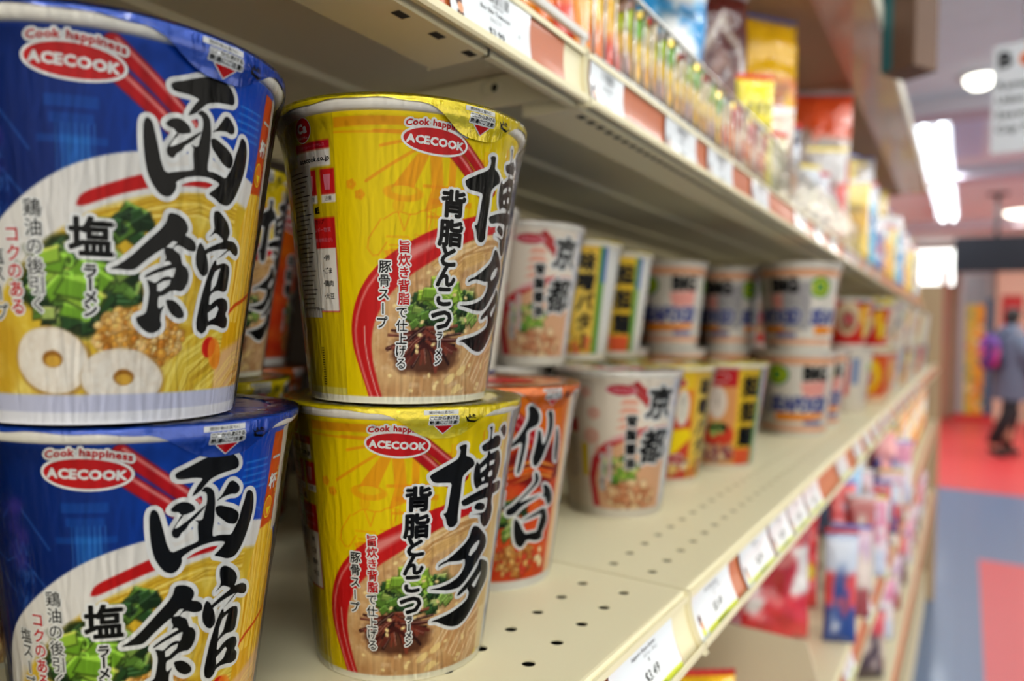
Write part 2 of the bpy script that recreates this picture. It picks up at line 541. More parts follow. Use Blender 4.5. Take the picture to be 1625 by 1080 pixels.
# brush characters traced as outlines, label coordinates in mm
BRUSH = {
 'hako': (['11.6 92.5 12 93.4 15.2 94.8 19.3 96.9 24.2 98.5 26 97.7 28 96.7 29.6 94.7 29.9 92.9 29.3 92.1 27.2 91.8 24.1 91.3 21.4 90.3 19.9 88.7 18.6 87 17.2 86 16.2 85.5 16.8 87.1 18 89.3 19 90.7 16.5 91.2 13.4 91.1 12.1 91.4',
  '19.7 88.1 21.4 87.4 22.5 86.1 23.1 82.8 23.1 79.8 23.2 76.8 22.9 73.7 23.1 71.7 24.9 71.9 27.3 71.4 29.4 70.9 30.5 72.7 31.5 74.7 32 76 32.4 78.3 33.4 81.3 33.9 83.8 35 84.1 36.6 83 37.5 80.3 37.6 76.7 36.9 72.9 35.6 69.3 34.2 66.2 32.2 63.7 30.5 63.1 28.3 63.4 26.2 64.6 23.8 65.5 25.9 67.1 27.6 68.9 26.1 69.6 23.3 70.1 20 69.8 16.9 68.9 14.3 67.3 14.5 66 14.2 64.7 13.3 63.3 11.9 62.7 10.1 63.3 8.3 65.6 6.9 68.6 6.1 72.7 5.7 76.8 5.6 81 6 82.7 6.8 83 7.7 82.1 8.1 80.8 8.8 78.1 9.6 74.7 10.2 72 11.4 69.1 14.6 70.1 18.7 71.2 18.8 72.1 18.3 75.7 18.4 77.2 17.4 78.1 18.9 77.7 19.7 78.1 19.9 79.6 20.2 81.4 20.6 83.7 20.4 85.5 19.8 86.4 18.6 86.7',
  '10.7 82.3 12.1 83.9 13.8 84.4 15.5 83.9 16.9 82.8 17.4 81.6 17.2 81 15.1 80.3 13.7 80.2 12.9 81.3 11.6 81.5',
  '13.5 80.2 12.8 78.6 11.8 76.8 11.3 75.6 11.5 74.2 12.5 73.4 13.4 73.6 14 74.9 15.2 75.8 16 77.4 17.4 78.5 19.1 80.4 20.2 81.7 20.2 82.3 18 80.5 15.5 78.4 12.9 76.6 12 76.4 12.8 78 14.4 80.2',
  '23.1 82.7 24.9 84.3 26.2 86.7 27.1 88.3 28.3 88.5 30 87.2 31 85.8 30.9 84.4 29.7 83.8 28.1 84.2 25.8 83.8',
  '23.1 81 24.7 81.4 26.7 80.5 28.7 79.7 31 78.1 31.8 76.5 31.3 74.6 30.3 74 27.8 74.8 25.7 76.7 23.7 78.5'],
  []),
 'kan': (['-1.8 42.3 0.7 43.6 3.7 46.1 7.6 50.4 11 54 12.3 56 12.7 58.3 13.6 58.7 15.5 58.4 17.5 57.2 18.6 55.3 18.5 54 17.8 52.9 19.5 52.4 20.9 51.4 21.6 49.9 21.3 48.6 19 48.7 16.8 49.8 15.5 49.9 14.6 49 15 48.5 16.6 47.6 17.3 45.7 17.6 44.6 18.9 44 19.9 42.1 19.7 39.8 18.8 37.8 17.6 37 16.1 37.3 14.6 37.1 12.7 35.7 11.2 35.4 11.1 33 11.5 31.9 13.2 33.2 12.2 31.1 12.1 28.9 12.6 27.4 12.1 26.2 10.5 25.2 9 25.1 7.1 26.2 5.6 28 5.2 29.5 7.8 30.5 8.3 32.9 8.7 36.6 8.2 38.8 7.7 40 9.7 39.2 10.2 39.1 12.4 40.9 13.9 41.2 15.1 40.7 15.6 42.6 15.7 43.7 13 42.8 10.1 41.7 7.1 40.2 7.4 41.1 9.7 42.6 13 44.1 14.5 44.6 13.6 45.4 12.3 45 12.8 46.3 12.2 47.5 12.3 49 9.5 46.9 7.1 44.8 4.8 42.5 3.4 42.2 1.1 42.3',
  '13.3 34.7 15.9 34.5 18 32.8 19.3 30.9 19.1 29.6 17.2 29.3 15 30.8 13.9 32.5',
  '26.5 61 28.2 61.3 30.6 59.8 32.6 58 33.8 55.7 33.3 54 32.8 53.2 36.2 53.2 38.6 51.8 39.2 49.8 38.2 48.9 36.2 49.5 34.3 50.5 31.8 48.6 28.9 46.9 32.2 49.5 33.9 50.7 29.2 50 26.2 49 25.1 48.2 24.2 49.4 28 51.4 31.7 52.8 28.6 54.6 27.5 54.7 25.2 53 27.4 55.5 26.5 58.7',
  '22.6 51.6 23.9 50.6 25 48.7 26.1 46.1 26.5 43 25.1 41.7 23.6 42.4 22 44.6 21.5 47.2 21.9 50',
  '28.6 47.1 29.3 46.6 29.4 45.4 32.7 46.5 35.2 45.7 35.8 43.7 35.6 40.4 35.3 38.1 33.7 37.6 31.1 38.1 28.1 36.8 28 33.2 30.9 35.5 34 36 36.3 35.1 37.2 32.6 36.1 31 37.8 29.3 37.7 27 35.5 26.6 32.9 27.4 30.3 27.8 28.3 27.4 27.7 25.8 26.2 24.9 24.2 26 23.6 28.7 24.2 32.6 25.1 37.4 26.2 41.4 27.1 44.2'],
  ['12.7 49.2 14.4 51 15.6 50.8 14.4 49',
  '10.7 38.7 12.5 39.8 14.4 40.2 14.1 38.7 11.8 36.9 10.8 36.9',
  '31.2 44.7 30.8 43.3 29.9 39.6 28.1 37.6 28.1 40.7 29.1 43.6',
  '31.5 33.5 32.3 32.5 31.2 30 28.4 28.8 27.9 31.2']),
 'haku': (['19.7 91.8 21.2 92.7 23 92.6 22.9 90.5 23 88 24.7 87.6 26.6 86.2 27.4 84.6 27.1 83.6 24.8 82.4 22.4 80.3 22.1 77.8 22.1 73.7 21.7 68.3 21.6 64.6 21.8 62 20.3 60.4 18.4 60.4 17 61.9 16.5 64.4 15.1 66.3 16.6 66.5 17.2 70.1 17.5 74.2 17.9 78.1 15.3 78.4 11.7 78.6 10.1 79.4 9.2 81.3 9.9 82.1 14.1 84.4 19.3 87 20.2 88.3 20.5 90.5',
  '33.4 98.1 35.2 98.6 35.4 97 35.3 94.5 35.7 93.1 37.4 94.4 40.6 94.2 42.4 92.6 42.5 90.4 41.4 89.3 35.7 88.9 32 88.6 30.6 89.6 30.1 91.3 34.4 92.7 34.6 95 34.3 97.3',
  '28.5 85.3 29.8 83.8 30.8 84.5 34.1 86.6 34.1 88.7 35.4 88.5 35.7 87.2 40.8 88.3 43 86.9 44.9 82.6 44.4 79.2 42.7 76.1 40.2 75.3 40 74.4 45.3 74.7 48.4 73.6 48.3 70.5 42.5 70 41.1 70.1 41 66.8 42.6 63 42.1 59.6 39.5 57.1 37.1 57.1 34.8 59.1 33.8 61.9 34.1 62.7 30.4 63.6 27.8 63.9 33 63.6 36.5 63.5 37.5 65.8 37.5 69.3 33.3 69.3 28.5 68.9 25.4 68.1 23.6 68.2 22.6 69.8 23.1 70.6 28.1 72.3 35.1 73.8 36.9 73.7 36.6 75.5 31.4 75.2 29.8 73.8 28.1 76.1 27.4 80 27.7 83.3',
  '29.4 66.6 30.4 68.1 32.8 68.1 35.8 66.9 36.2 65.2 34.8 64.5 31.7 65.1 30.1 65.8',
  '40.9 96.3 42.3 97.8 44.7 98.1 46.5 96.4 47 94.1 45.5 92.6 44 93.7'],
  ['30.7 82 34 83.6 34.2 82.5 33.7 81.6 30.9 80.2',
  '35.9 84.2 39.3 84.3 38.8 82.6 35.9 82.5',
  '35.7 78.2 36.1 79.9 38.3 80.3 38.7 78.1 37.2 77.8',
  '31.8 78 33.6 78.4 33.6 76.9 32.3 76.7']),
 'ta': (['29.4 57.8 30.5 59 33.3 58.1 36 55.9 39.6 53 41 50.1 40.4 47.9 38.1 46.2 35.7 43.6 32.2 40.4 30.4 38.5 28.1 36.4 25.2 34.8 20.1 34.8 15.4 35.8 10.9 36.6 15.3 36.7 19.8 37.5 24.1 39.1 26.2 40.9 27.7 43.3 27.3 46.3 25 45.9 21.6 46.3 19 46.6 16.5 45.9 14.6 45 15.1 46.3 18.9 47.7 23.3 50.5 26.5 52.6 28.6 54.8',
  '36.9 43.8 39.8 43 44.9 40.6 46.7 37.7 47 33.4 44.3 31.4 39.8 28.1 35.3 23.8 31.3 20.3 27.3 18.9 24.1 19.1 21.1 20 17.5 21.8 15.3 22.9 12.2 23.2 16.3 24.1 21.7 25.1 27.5 26.9 31.3 28.7 32 31.3 30.2 33.6 31.2 33.8 26.8 31.6 24.7 31.5 25.4 32.9 28.9 35.3 32.6 38 36.2 41.2'],
  ['34.7 52.3 35.3 51.3 33.6 48.7 30.4 46.7 29.1 47.5 30 49.6 32.3 51.5',
  '39.5 38.4 38.6 36.4 35.9 32.9 34.7 32.8 33.3 34.1 36.4 36.5']),
 'sendai': (['17.8 97.3 19.7 98.4 22.7 96.3 24.7 92.7 24.5 88.8 22.4 87 19.5 86 17.9 83.8 18.3 80.6 17.9 76 17.1 70.5 15.9 64.3 14.6 62.2 13.9 63.7 15 70.7 16 77.6 15.2 79.2 12.2 77.4 10 76.3 10.7 78.6 13.5 81.6 16.3 86.2 18.3 90.7 18.4 94.6',
  '29.4 93.9 31.2 95.4 33.2 92.9 34.3 86.4 33.3 81.7 30.9 75.6 28.6 69.5 25.1 65.5 23.1 66.5 22.3 70.1 23.5 75.5 24.3 81 24.3 85.3 26.2 84.4 27.2 79.9 28.2 76.7 29.9 78.9 31.1 85.1 30.6 90.7',
  '37.6 85.7 39.9 82.6 41.6 74.2 41.1 66.6 38.6 67.4 38 71.5 37.8 78 37.5 82.9',
  '24.5 62 25.9 63 28 60 28 57.2 24.5 54 18.4 49.1 15.9 47.3 23.1 49 31.4 50.3 23.3 47.4 17.9 44.7 14.6 41.4 11.2 40.4 9.3 41.4 9.5 44.1 12.6 45.6 18.3 50.7 23.8 55.7 25.5 58.3',
  '31.2 55.6 34.3 55.1 38.4 52 40.9 48.3 41.8 44.8 38.2 42.6 36.2 45 34.2 48.6 31.8 48.2 33.1 51.2',
  '14.4 38.3 15.6 38.9 17.7 36.3 19.9 32.5 22.2 29.8 25.3 30.1 30.5 30.1 31.6 34.4 33.2 39.8 24.3 38 18.1 36.7 24.1 39.6 34 42.6 36.4 40.9 39.1 35.4 37.7 31.6 35.3 28.8 36 25.4 30.7 24.8 23.6 26.7 21.4 23.4 18.9 22.6 15.8 25.3 14.5 30.2 14.2 35.1'],
  []),
}
# ------------------------------------------------------------------ cup noodles
mat('ink_black', (8, 8, 9), 0.35, coat=0.0, spec=.12)
mat('ink_gloss_black', (5, 5, 6), 0.3, coat=0.0, spec=.15)
mat('ink_white', (226, 226, 224), 0.35, coat=0.0, spec=.2)
mat('ink_red', (190, 10, 18), 0.35, coat=0.0, spec=.15)
mat('ink_navy', (38, 52, 130), 0.35)
mat('ink_orange', (232, 120, 20), 0.35)
mat('ink_yellow', (240, 214, 20), 0.35)
mat('ink_green', (60, 140, 50), 0.35)
mat('ink_pink', (220, 120, 140), 0.35)
PRINTED = mat('printed_paper', rough=0.38, coat=0.0, attr=True, spec=0.1)
PAPER = mat('white_paper_cup', (226, 220, 208), 0.45, coat=0.1)
CUPFILM = clear_film('shrink_film', (14, 14, 1.6), 26, 0.42, 0.0, 0.05, dist=0.0017, gain=1.1, base_cut=0.052)

GREEN = [(22, 44, 20), (38, 72, 32), (84, 122, 44), (164, 184, 96), (30, 58, 28), (120, 150, 66)]
class Kind: pass
KINDS = {}
def kind(key, R=49.6, r=34.9, H=105.6, base=(230, 225, 215), lid=(235, 200, 20), paint=None, prints=None, tab=None, step=0.45, lidart=None, top=5.0, bot=6.5, film=True):
    k = Kind(); k.__dict__.update(locals()); KINDS[key] = k
    return k

def acelogo(p, cu, cv, s=1.0, rot=-3):
    p.oval(cu, cv, 10.6*s, 4.3*s, 'ink_red', off=0.16, outline=0.75*s, rot=rot)
    p.text('ACECOOK', cu, cv-0.1, 3.75*s, 'ink_white', bold=0.2*s, off=0.24, rot=rot, wide=1.0)
    p.text('Cook happiness', cu+0.6*s, cv+6.2*s, 3.0*s, 'ink_red', bold=0.12*s, outline=0.7*s, off=0.13, rot=rot, arc=0.012/s)

def red_chopsticks(c, a0, a1, b0, b1, w=3.6):
    for p, q in ((a0, a1), (b0, b1)):
        c.put(c.line([p, q], w*1.12), (110, 10, 14)); c.put(c.line([p, q], w), (178, 18, 26))
        n = (w*.16, w*.2)
        c.put(c.line([(p[0]+n[0], p[1]+n[1]), (q[0]+n[0], q[1]+n[1])], w*.2), (236, 170, 160), .75)

def paint_blue(c):
    g = np.clip((c.U+45)/70, 0, 1)[..., None]
    c.I = hexc((3, 22, 74))*(1-g)+hexc((10, 68, 176))*g
    c.put(np.clip((c.noise(30, 3)-.5)*2, 0, 1), (10, 20, 70), .5)
    # faint sights of the harbour town in lighter blue
    lt = (30, 110, 200)
    for x0, x1, v0, v1 in ((-16, -4, 83, 86), (-15, -5, 79, 81.5), (-13, -6, 56, 79), (-18, -2, 74, 76)):
        c.put(c.rect(x0, x1, v0, v1), lt, .28)
    c.put(c.poly([(-12, 76), (-6, 76), (-3, 52), (-11, 50)], soft=2), (40, 130, 215), .3)
    for k in range(7):
        c.put(c.line([(-14+k*1.6, 55), (-13.4+k*1.4, 79)], .3), (90, 160, 230), .4)
    for pts in ([(-60, 62), (-48, 76), (-38, 66), (-30, 70), (-20, 58)], [(-56, 56), (-46, 68), (-34, 58)], [(-36, 80), (-30, 86), (-24, 78), (-20, 72)]):
        c.put(c.line(pts, .35), (70, 130, 215), .55)
    for k in range(26):
        x, y = -34+6*c_r.random(), 66+20*c_r.random()
        c.put(c.ell(x, y, 2.2, 2.2, 0, .5, k, soft=1.5), (52, 40, 120), .25)
        if k < 16: c.put(c.line([(x-1.5+i_*.9, y-12+3*math.sin(i_*2.1+k)) for i_ in range(6)], .22), (80, 130, 210), .35)
    for k in range(5): c.put(c.rect(31+k*.4, 43, 84+k*2.2, 84.6+k*2.2), (60, 160, 240), .55)
    c.put(c.line([(29, 77), (36, 79), (42, 76)], .4), (80, 160, 240), .6)
    for x0, v0 in ((-46, 88), (-52, 90)): c.put(c.rect(x0, x0+9, v0, v0+1.6), lt, .35)
    # white bowl
    bowl = c.poly([(-46, -5), (-46, 22), (-42, 38), (-37, 47), (-29.5, 54.5), (-18, 64), (-8, 70), (4, 74), (20, 76), (36, 74), (52, 70), (62, 40), (60, -5)])
    c.put(bowl, (226, 222, 216))
    c.put(bowl*c.noise(16, 9), (202, 196, 190), .35)
    c.put(c.poly([(-9.5, 59), (-8, 61.8), (-2, 64.6), (6, 68.2), (14, 70.5), (30, 71.5), (30, 67.5), (14, 66.5), (6, 64.2), (-2, 61), (-7, 58.6), (-9.2, 58.2)]), (186, 20, 22))
    soup = c.poly([(-42, -5), (-41, 18), (-36, 30), (-27, 40), (-14, 52), (-2, 59), (10, 63.2), (30, 66), (50, 62), (58, 30), (58, -5)], soft=1.5)
    n = c.noise(9, 4)[..., None]
    c.put(soup, hexc((226, 196, 60))*n+hexc((196, 150, 30))*(1-n))
    c.put(soup*np.clip(c.noise(5, 14)*2.4-1.25, 0, 1), (246, 232, 150), .8)
    c.strands([(-6, 54), (8, 60), (22, 63), (40, 60)], 22, 4, .7, [(226, 190, 60), (240, 214, 110), (196, 150, 30)], 3, soup)
    c.strands([(18, 2), (22, 14), (34, 22), (50, 20)], 26, 9, .8, [(214, 184, 60), (236, 214, 100), (180, 140, 30)], 5, soup)
    # noodles lifted on the right
    lift = c.poly([(36, 20), (37, 44), (40, 60), (43, 69), (47, 71), (52, 70), (60, 60), (60, 10)])
    c.put(lift, (226, 168, 22))
    c.strands([(41, 70), (42, 50), (40, 22)], 16, 4, .6, [(244, 200, 60), (206, 140, 10), (250, 216, 110)], 6, lift)
    c.strands([(50, 70), (50, 40), (50, 18)], 16, 5, .6, [(244, 200, 60), (206, 140, 10), (250, 216, 110)], 7, lift)
    c.put(c.poly([(37, 20), (60, 26), (60, -5), (34, -5), (34, 14)], soft=2), (224, 176, 120))
    c.put(c.line([(34, 29), (42, 34), (56, 38)], 1.2), (200, 60, 20))
    c.strands([(36, 8), (46, 14), (58, 16)], 16, 7, .7, [(236, 200, 120), (214, 150, 60)], 8, c.poly([(34, -5), (34, 18), (60, 28), (60, -5)]))
    c.put(c.ell(30, 21, 3, 3.2), (206, 30, 20)); c.put(c.ell(33, 19, 3, 5, 20), (236, 130, 30), .8)
    # leeks, minced meat, fish rings
    c.put(c.ell(-9, 39, 14, 14, 0, .3, 3, soft=2), (40, 54, 24))
    c.cuts(-9, 37, 13, 12, 110, 2.2, GREEN, 4)
    c.cuts(-12, 39, 8, 9, 12, 3.6, [(110, 160, 40), (150, 190, 60)], 9)
    c.cuts(2, 53, 6, 4, 14, 2.4, GREEN[:3], 5)
    c.put(c.ell(7, 24, 12.5, 9, 0, .2, 3, soft=2), (196, 128, 40)); c.chunks(7, 24, 12.5, 8.5, 330, 1.05, [(206, 140, 50), (226, 170, 90), (180, 110, 30), (236, 190, 120)], 6)
    c.put(c.ell(-33, 20, 6, 12, 0, .3, 6, soft=3), (196, 150, 40), .6)
    for cx, cy, rx, ry, ro, sd in ((-17.5, 17.6, 10.4, 8.8, -12, 1), (2, 12.6, 11.4, 8.2, -4, 2)):
        c.put(c.ell(cx+.4, cy-.6, rx+.8, ry+.8, ro, .06, sd), (170, 130, 70), .8)
        c.put(c.ell(cx, cy, rx, ry, ro, .06, sd), (232, 222, 206))
        c.put(c.ell(cx, cy, rx, ry, ro, .06, sd)*np.clip(c.noise(1.3, sd)*1.6-.5, 0, 1), (206, 184, 160), .55)
        c.put(c.ell(cx, cy-.5, rx*.9, ry*.8, ro, .1, sd, soft=3)*c.noise(4, sd+4), (240, 236, 228), .5)
        c.put(c.ell(cx+.3, cy+.3, 2.9, 2.3, 0, .08, sd), (150, 96, 26)); c.put(c.ell(cx+.5, cy-.3, 2.2, 1.5, 0, .1, sd), (206, 158, 56))
    # orange ribbon at the right
    c.put(c.poly([(45.5, 101), (54, 101), (52, 70), (43, 69), (44.5, 84)]), (208, 66, 16))
    c.put(c.rect(52.5, 62, 66, 102), (214, 206, 196)); c.put(c.rect(62, 90, 0, 102), (214, 208, 198))
    red_chopsticks(c, (-1, 100.5), (20, 81), (-7, 98.5), (15, 79.5), 3.9)
    c.put(c.band(-2, 8.2), (190, 192, 216)); c.put(c.band(-2, 3.4), (222, 222, 230))
    c.put(c.band(103, 110), (226, 222, 214))
def prints_blue(p):
    acelogo(p, -9.2, 94.4)
    p.brush('kan'); p.brush('hako', off=0.14)
    p.text('塩', -6.2, 50.2, 11.0, bold=0.33, outline=0.95)
    p.text('ラーメン', -6.4, 41.4, 4.0, bold=0.16, outline=0.6, vertical=True, step=.86)
    p.text('鶏油の後引く', -20.2, 57.4, 4.9, bold=0.04, outline=0.5, vertical=True, step=1.02)
    p.text('コクのある', -26.2, 50.4, 4.7, 'ink_red', bold=0.1, outline=0.5, vertical=True, step=1.0)
    p.text('塩スープ', -31.6, 45.0, 4.9, bold=0.04, outline=0.5, vertical=True, step=1.0)
    p.text('一杯', 48.6, 92.4, 5.4, 'ink_white', bold=0.22, vertical=True, step=1.5, lean=.6)
    p.oval(46.6, 75.6, 2.7, 3.8, 'ink_yellow', off=.05); p.oval(46.6, 75.6, 2.3, 3.4, 'ink_orange', off=.10)
    p.shape([(45, 75.5), (48.2, 75.5), (46.6, 72.8)], 'ink_yellow', off=.16)
    p.text('函館名店監修', 51.2, 88, 1.5, 'ink_yellow', vertical=True, step=1.25)
    p.text('製品に記載の作り方', 58, 84, 2.2, vertical=True)

def paint_yellow(c):
    c.I[:] = hexc((228, 198, 0))
    left = c.rect(-120, -36.6, -5, 110); c.put(left, (206, 180, 14), .8)
    c.put(c.line([(-36.6, -2), (-36.6, 104)], .25), (150, 130, 10), .8)
    og = (230, 140, 16)
    def o(m, a=.75): c.put(m, og, a)
    # stall with its roof, post, banners and a figure in a wide hat, printed in orange
    o(c.poly([(-36, 101), (4, 101), (4, 98.5), (-36, 97.5)])); o(c.line([(-36, 96), (0, 95)], .7))
    for a, b in (((-6, 92), (-25, 79)), ((-8, 94), (-20, 91)), ((-10, 96), (-22, 96))):
        o(c.line([a, b], 1.1))
    o(c.poly([(-8, 89), (-4, 89), (-9, 77), (-17, 76)])); o(c.poly([(-4, 89), (0, 90), (2, 72), (-5, 69), (-3, 77)]))
    o(c.rect(3, 5.6, 52, 90)); o(c.rect(-6, 16, 77.4, 78.6)); o(c.rect(-3, 13, 72, 74)); o(c.rect(-4, 12, 67, 68))
    for x in (8, 11.2, 14.4): o(c.poly([(x, 90), (x+2.6, 90), (x+2.9, 84), (x+.6, 84)]))
    for k in range(5): o(c.line([(17+k*.9, 93), (17+k*.9, 74)], .25), .9)
    for x in (-4, -1, 8, 12): o(c.line([(x, 72), (x-.4, 55)], .35))
    for v in (58, 55, 61): o(c.rect(-6, 14, v, v+.4))
    o(c.ell(-12.5, 75.2, 6.8, 3.0, -4), .6); c.put(c.ell(-12.3, 76, 4.2, 1.7, -4), (226, 196, 12), .8)
    o(c.ell(-14, 70.8, 2.0, 2.4)*1, .35)
    for pts in ([(-19, 66), (-14.5, 69), (-9, 67.5), (-5, 70), (-2, 69), (-4, 60), (-8, 61)], [(-20, 66), (-26, 57), (-22, 52), (-18, 58)], [(-18, 60), (-8, 60), (-6, 40), (-12, 38)], [(-14, 68), (-12, 62), (-10, 68)], [(-17, 57), (-8, 57)], [(-17, 55.5), (-8, 55.5)], [(-2, 69), (2, 66), (0, 60), (-4, 60)]):
        o(c.line(pts, .45), .8)
    o(c.poly([(-19, 55), (-13, 56), (-12, 46), (-14, 38), (-16, 37), (-16, 47)]), .7)
    for x, y in ((-30.5, 78), (-27.4, 74.4)):
        for k in range(5):
            a = 1.26*k; o(c.ell(x+1.1*math.cos(a), y+1.1*math.sin(a), .85, .85), .7)
    for k in range(4):
        c.put(c.line([(31+k*3.2, 97), (30.6+k*3.2, 75)], .9)*(c.noise(3, k)>.45), og, .8)
    # red bowl with soup
    bowl = c.poly([(-23, -6), (-28, 8), (-32.5, 20), (-33, 29), (-29.5, 40), (-22, 50), (-11, 58), (0, 64), (14, 69.5), (30, 73), (50, 74), (50, -6)])
    c.put(bowl, (196, 26, 28))
    c.put(c.line([(-22, -4), (-27, 8), (-30.8, 20), (-31, 29), (-27, 40), (-20, 48.5)], .8, soft=.8), (236, 150, 140), .8)
    c.put(c.line([(-19, -4), (-24, 8), (-27, 20), (-27, 28)], .5), (236, 190, 180), .8)
    c.put(c.poly([(-14, 54.5), (0, 60.5), (10, 64), (0, 58), (-12, 50.5)], soft=2), (232, 170, 160), .7)
    soup = c.poly([(-17, -6), (-21.5, 6), (-24.5, 18), (-24, 27), (-20, 36), (-12, 45), (0, 53), (12, 59.5), (25, 64), (50, 67), (50, -6)], soft=.8)
    n = c.noise(7, 4)[..., None]
    c.put(soup, hexc((222, 184, 130))*n+hexc((186, 134, 84))*(1-n))
    c.strands([(2, 47), (12, 55), (26, 60), (46, 62)], 40, 5.5, .8, [(222, 178, 110), (238, 204, 150), (190, 138, 80)], 2, soup)
    c.strands([(24, 8), (32, 20), (46, 26)], 30, 11, .8, [(222, 182, 130), (238, 206, 160), (200, 146, 96)], 12, soup)
    c.put(soup*np.clip(c.noise(3.0, 24)*2.6-1.5, 0, 1), (240, 214, 176), .7)
    c.put(soup*np.clip(c.noise(4.0, 31)*2.6-1.6, 0, 1), (150, 98, 56), .6)
    c.put(c.ell(5, 35, 17, 8, 4, .25, 3, soft=2)*soup, (50, 70, 24))
    c.cuts(-5, 34, 8, 6, 26, 2.2, GREEN[:3], 21, clip=soup)
    c.cuts(8, 35, 14, 8, 90, 1.9, GREEN, 22, clip=soup)
    c.cuts(2, 41, 7, 4, 14, 2.8, [(140, 180, 50), (120, 160, 50)], 23, clip=soup)
    # wood-ear strips
    r = random.Random(5)
    c.put(c.ell(-3, 19, 14, 8, 0, .35, 8, soft=2.5)*soup, (70, 34, 24), .85)
    for k in range(60):
        a = r.uniform(math.pi*.95, math.pi*2.05); L = r.uniform(6, 15)
        x0, y0 = -3+r.uniform(-2, 2), 25+r.uniform(-4, 3)
        pts = [(x0, y0), (x0+L*.5*math.cos(a), y0+L*.3*math.sin(a)), (x0+L*math.cos(a)*1.1, y0+L*.85*math.sin(a))]
        c.put(c.line(pts, r.uniform(.7, 1.6))*soup, [(64, 22, 20), (96, 38, 30), (124, 56, 40), (40, 16, 16)][k % 4])
        if k % 3 == 0: c.put(c.line([(p[0]+.3, p[1]+.3) for p in pts], .25)*soup, (206, 160, 140), .7)
    for k in range(50):
        x, y = r.uniform(-20, 40), r.uniform(3, 52)
        c.put(c.ell(x, y, .95, .65, r.uniform(0, 180))*soup, (240, 214, 150)); 
    for x, y in ((10, 9), (16, 12), (14, 5)): c.put(c.ell(x, y, 3, 1.5, 30, .15, 3)*soup, (238, 208, 140))
    # far right edge: noodle photograph, blue brush print
    c.put(c.poly([(44, -6), (42, 20), (44, 60), (47, 104), (120, 104), (120, -6)]), (232, 206, 150))
    c.strands([(46, 96), (45, 60), (44, 10)], 18, 3, .8, [(240, 214, 150), (214, 170, 100)], 31)
    c.put(c.rect(52, 120, -5, 110), (210, 214, 224)); 
    for k in range(9): c.put(c.ell(56+(k % 2)*2, 96-k*10, 2.6, 4.2, 30, .3, k), (30, 60, 140), .9)
    # left panel print blocks
    c.put(c.rect(-56, -38.2, 85, 91), (236, 232, 224)); c.put(c.rect(-56, -38.2, 91, 94), (196, 24, 44))
    for x in (-43, -51.5):
        c.put(c.rect(x-.2, x+6.2, 75, 84), (206, 30, 34)); c.put(c.rect(x-.2, x+6.2, 72.2, 75), (232, 226, 214))
    c.put(c.rect(-58, -37.6, 33, 67), (200, 30, 30)); c.put(c.rect(-58, -38, 33.4, 56), (234, 230, 222))
    red_chopsticks(c, (2, 98.5), (23, 80), (-2, 96.5), (17, 78.5), 3.9)
    c.put(c.band(-2, 2.6), (232, 228, 206)); c.put(c.band(2.6, 5.2)*left, (214, 200, 90))
    c.put(c.band(103, 110), (230, 226, 214))
def prints_yellow(p):
    acelogo(p, -2.2, 93.6)
    p.brush('ta'); p.brush('haku', off=0.14)
    for i, (ch, u, v, s) in enumerate((('背', 5.6, 72.6, 10), ('脂', 5.2, 62.2, 10), ('と', 4.9, 54.0, 8.6), ('ん', 4.5, 46.8, 8.6), ('こ', 4.2, 39.6, 8.4), ('つ', 3.8, 31.2, 10))):
        p.text(ch, u, v, s, bold=0.42, outline=0.95, off=.11)
    p.text('ラーメン', 3.4, 25.2, 3.3, bold=0.14, outline=0.55, vertical=True, step=.95)
    p.text('旨炊き背脂', -11.6, 56.6, 4.5, 'ink_red', bold=0.12, outline=0.55, vertical=True, step=1.02)
    p.text('で仕上げる', -12.2, 33.2, 4.6, bold=0.05, outline=0.55, vertical=True, step=1.0)
    p.text('豚骨スープ', -18.6, 49.4, 4.7, bold=0.08, outline=0.55, vertical=True, step=1.05, lean=.3)
    p.oval(-50.5, 98.5, 4.3, 4.3, 'ink_red', outline=.25); p.text('Ca', -50.5, 99.2, 4.4, 'ink_white', bold=.25, off=.2)
    p.text('カルシウム', -50.5, 95.8, 1.2, 'ink_white', off=.2)
    p.text('acecook.co.jp', -46, 87.8, 2.5, bold=.08, off=.1)
    p.text('ホームページアドレス', -46, 92.4, 1.3, 'ink_pink')
    for x in (-40, -48.4):
        p.text('注意', x, 73.6, 1.7, off=.1); p.shape([(x-1.6, 82), (x+1.6, 82), (x+1.1, 76.6), (x-1.1, 76.6)], 'ink_pink')
    p.text('紙', -45.8, 69.6, 2.6, bold=.1)
    p.text('カップ', -45, 65.6, 1.9)
    p.text('アレルギー物質', -45.5, 64.0-1.4, 1.8, 'ink_pink'); p.text('(特定原材料及び)', -45.5, 59, 1.6, 'ink_pink')
    for i, t in enumerate(('・卵', '・ごま', '・鶏肉', '・大豆')): p.text(t, -42.6, 52.6-i*4.6, 2.4, bold=.03, align='c')
    for k in range(16): p.rect(-50-.0, -48.4, 6+k*.9, 6.4+k*.9, 'ink_black')

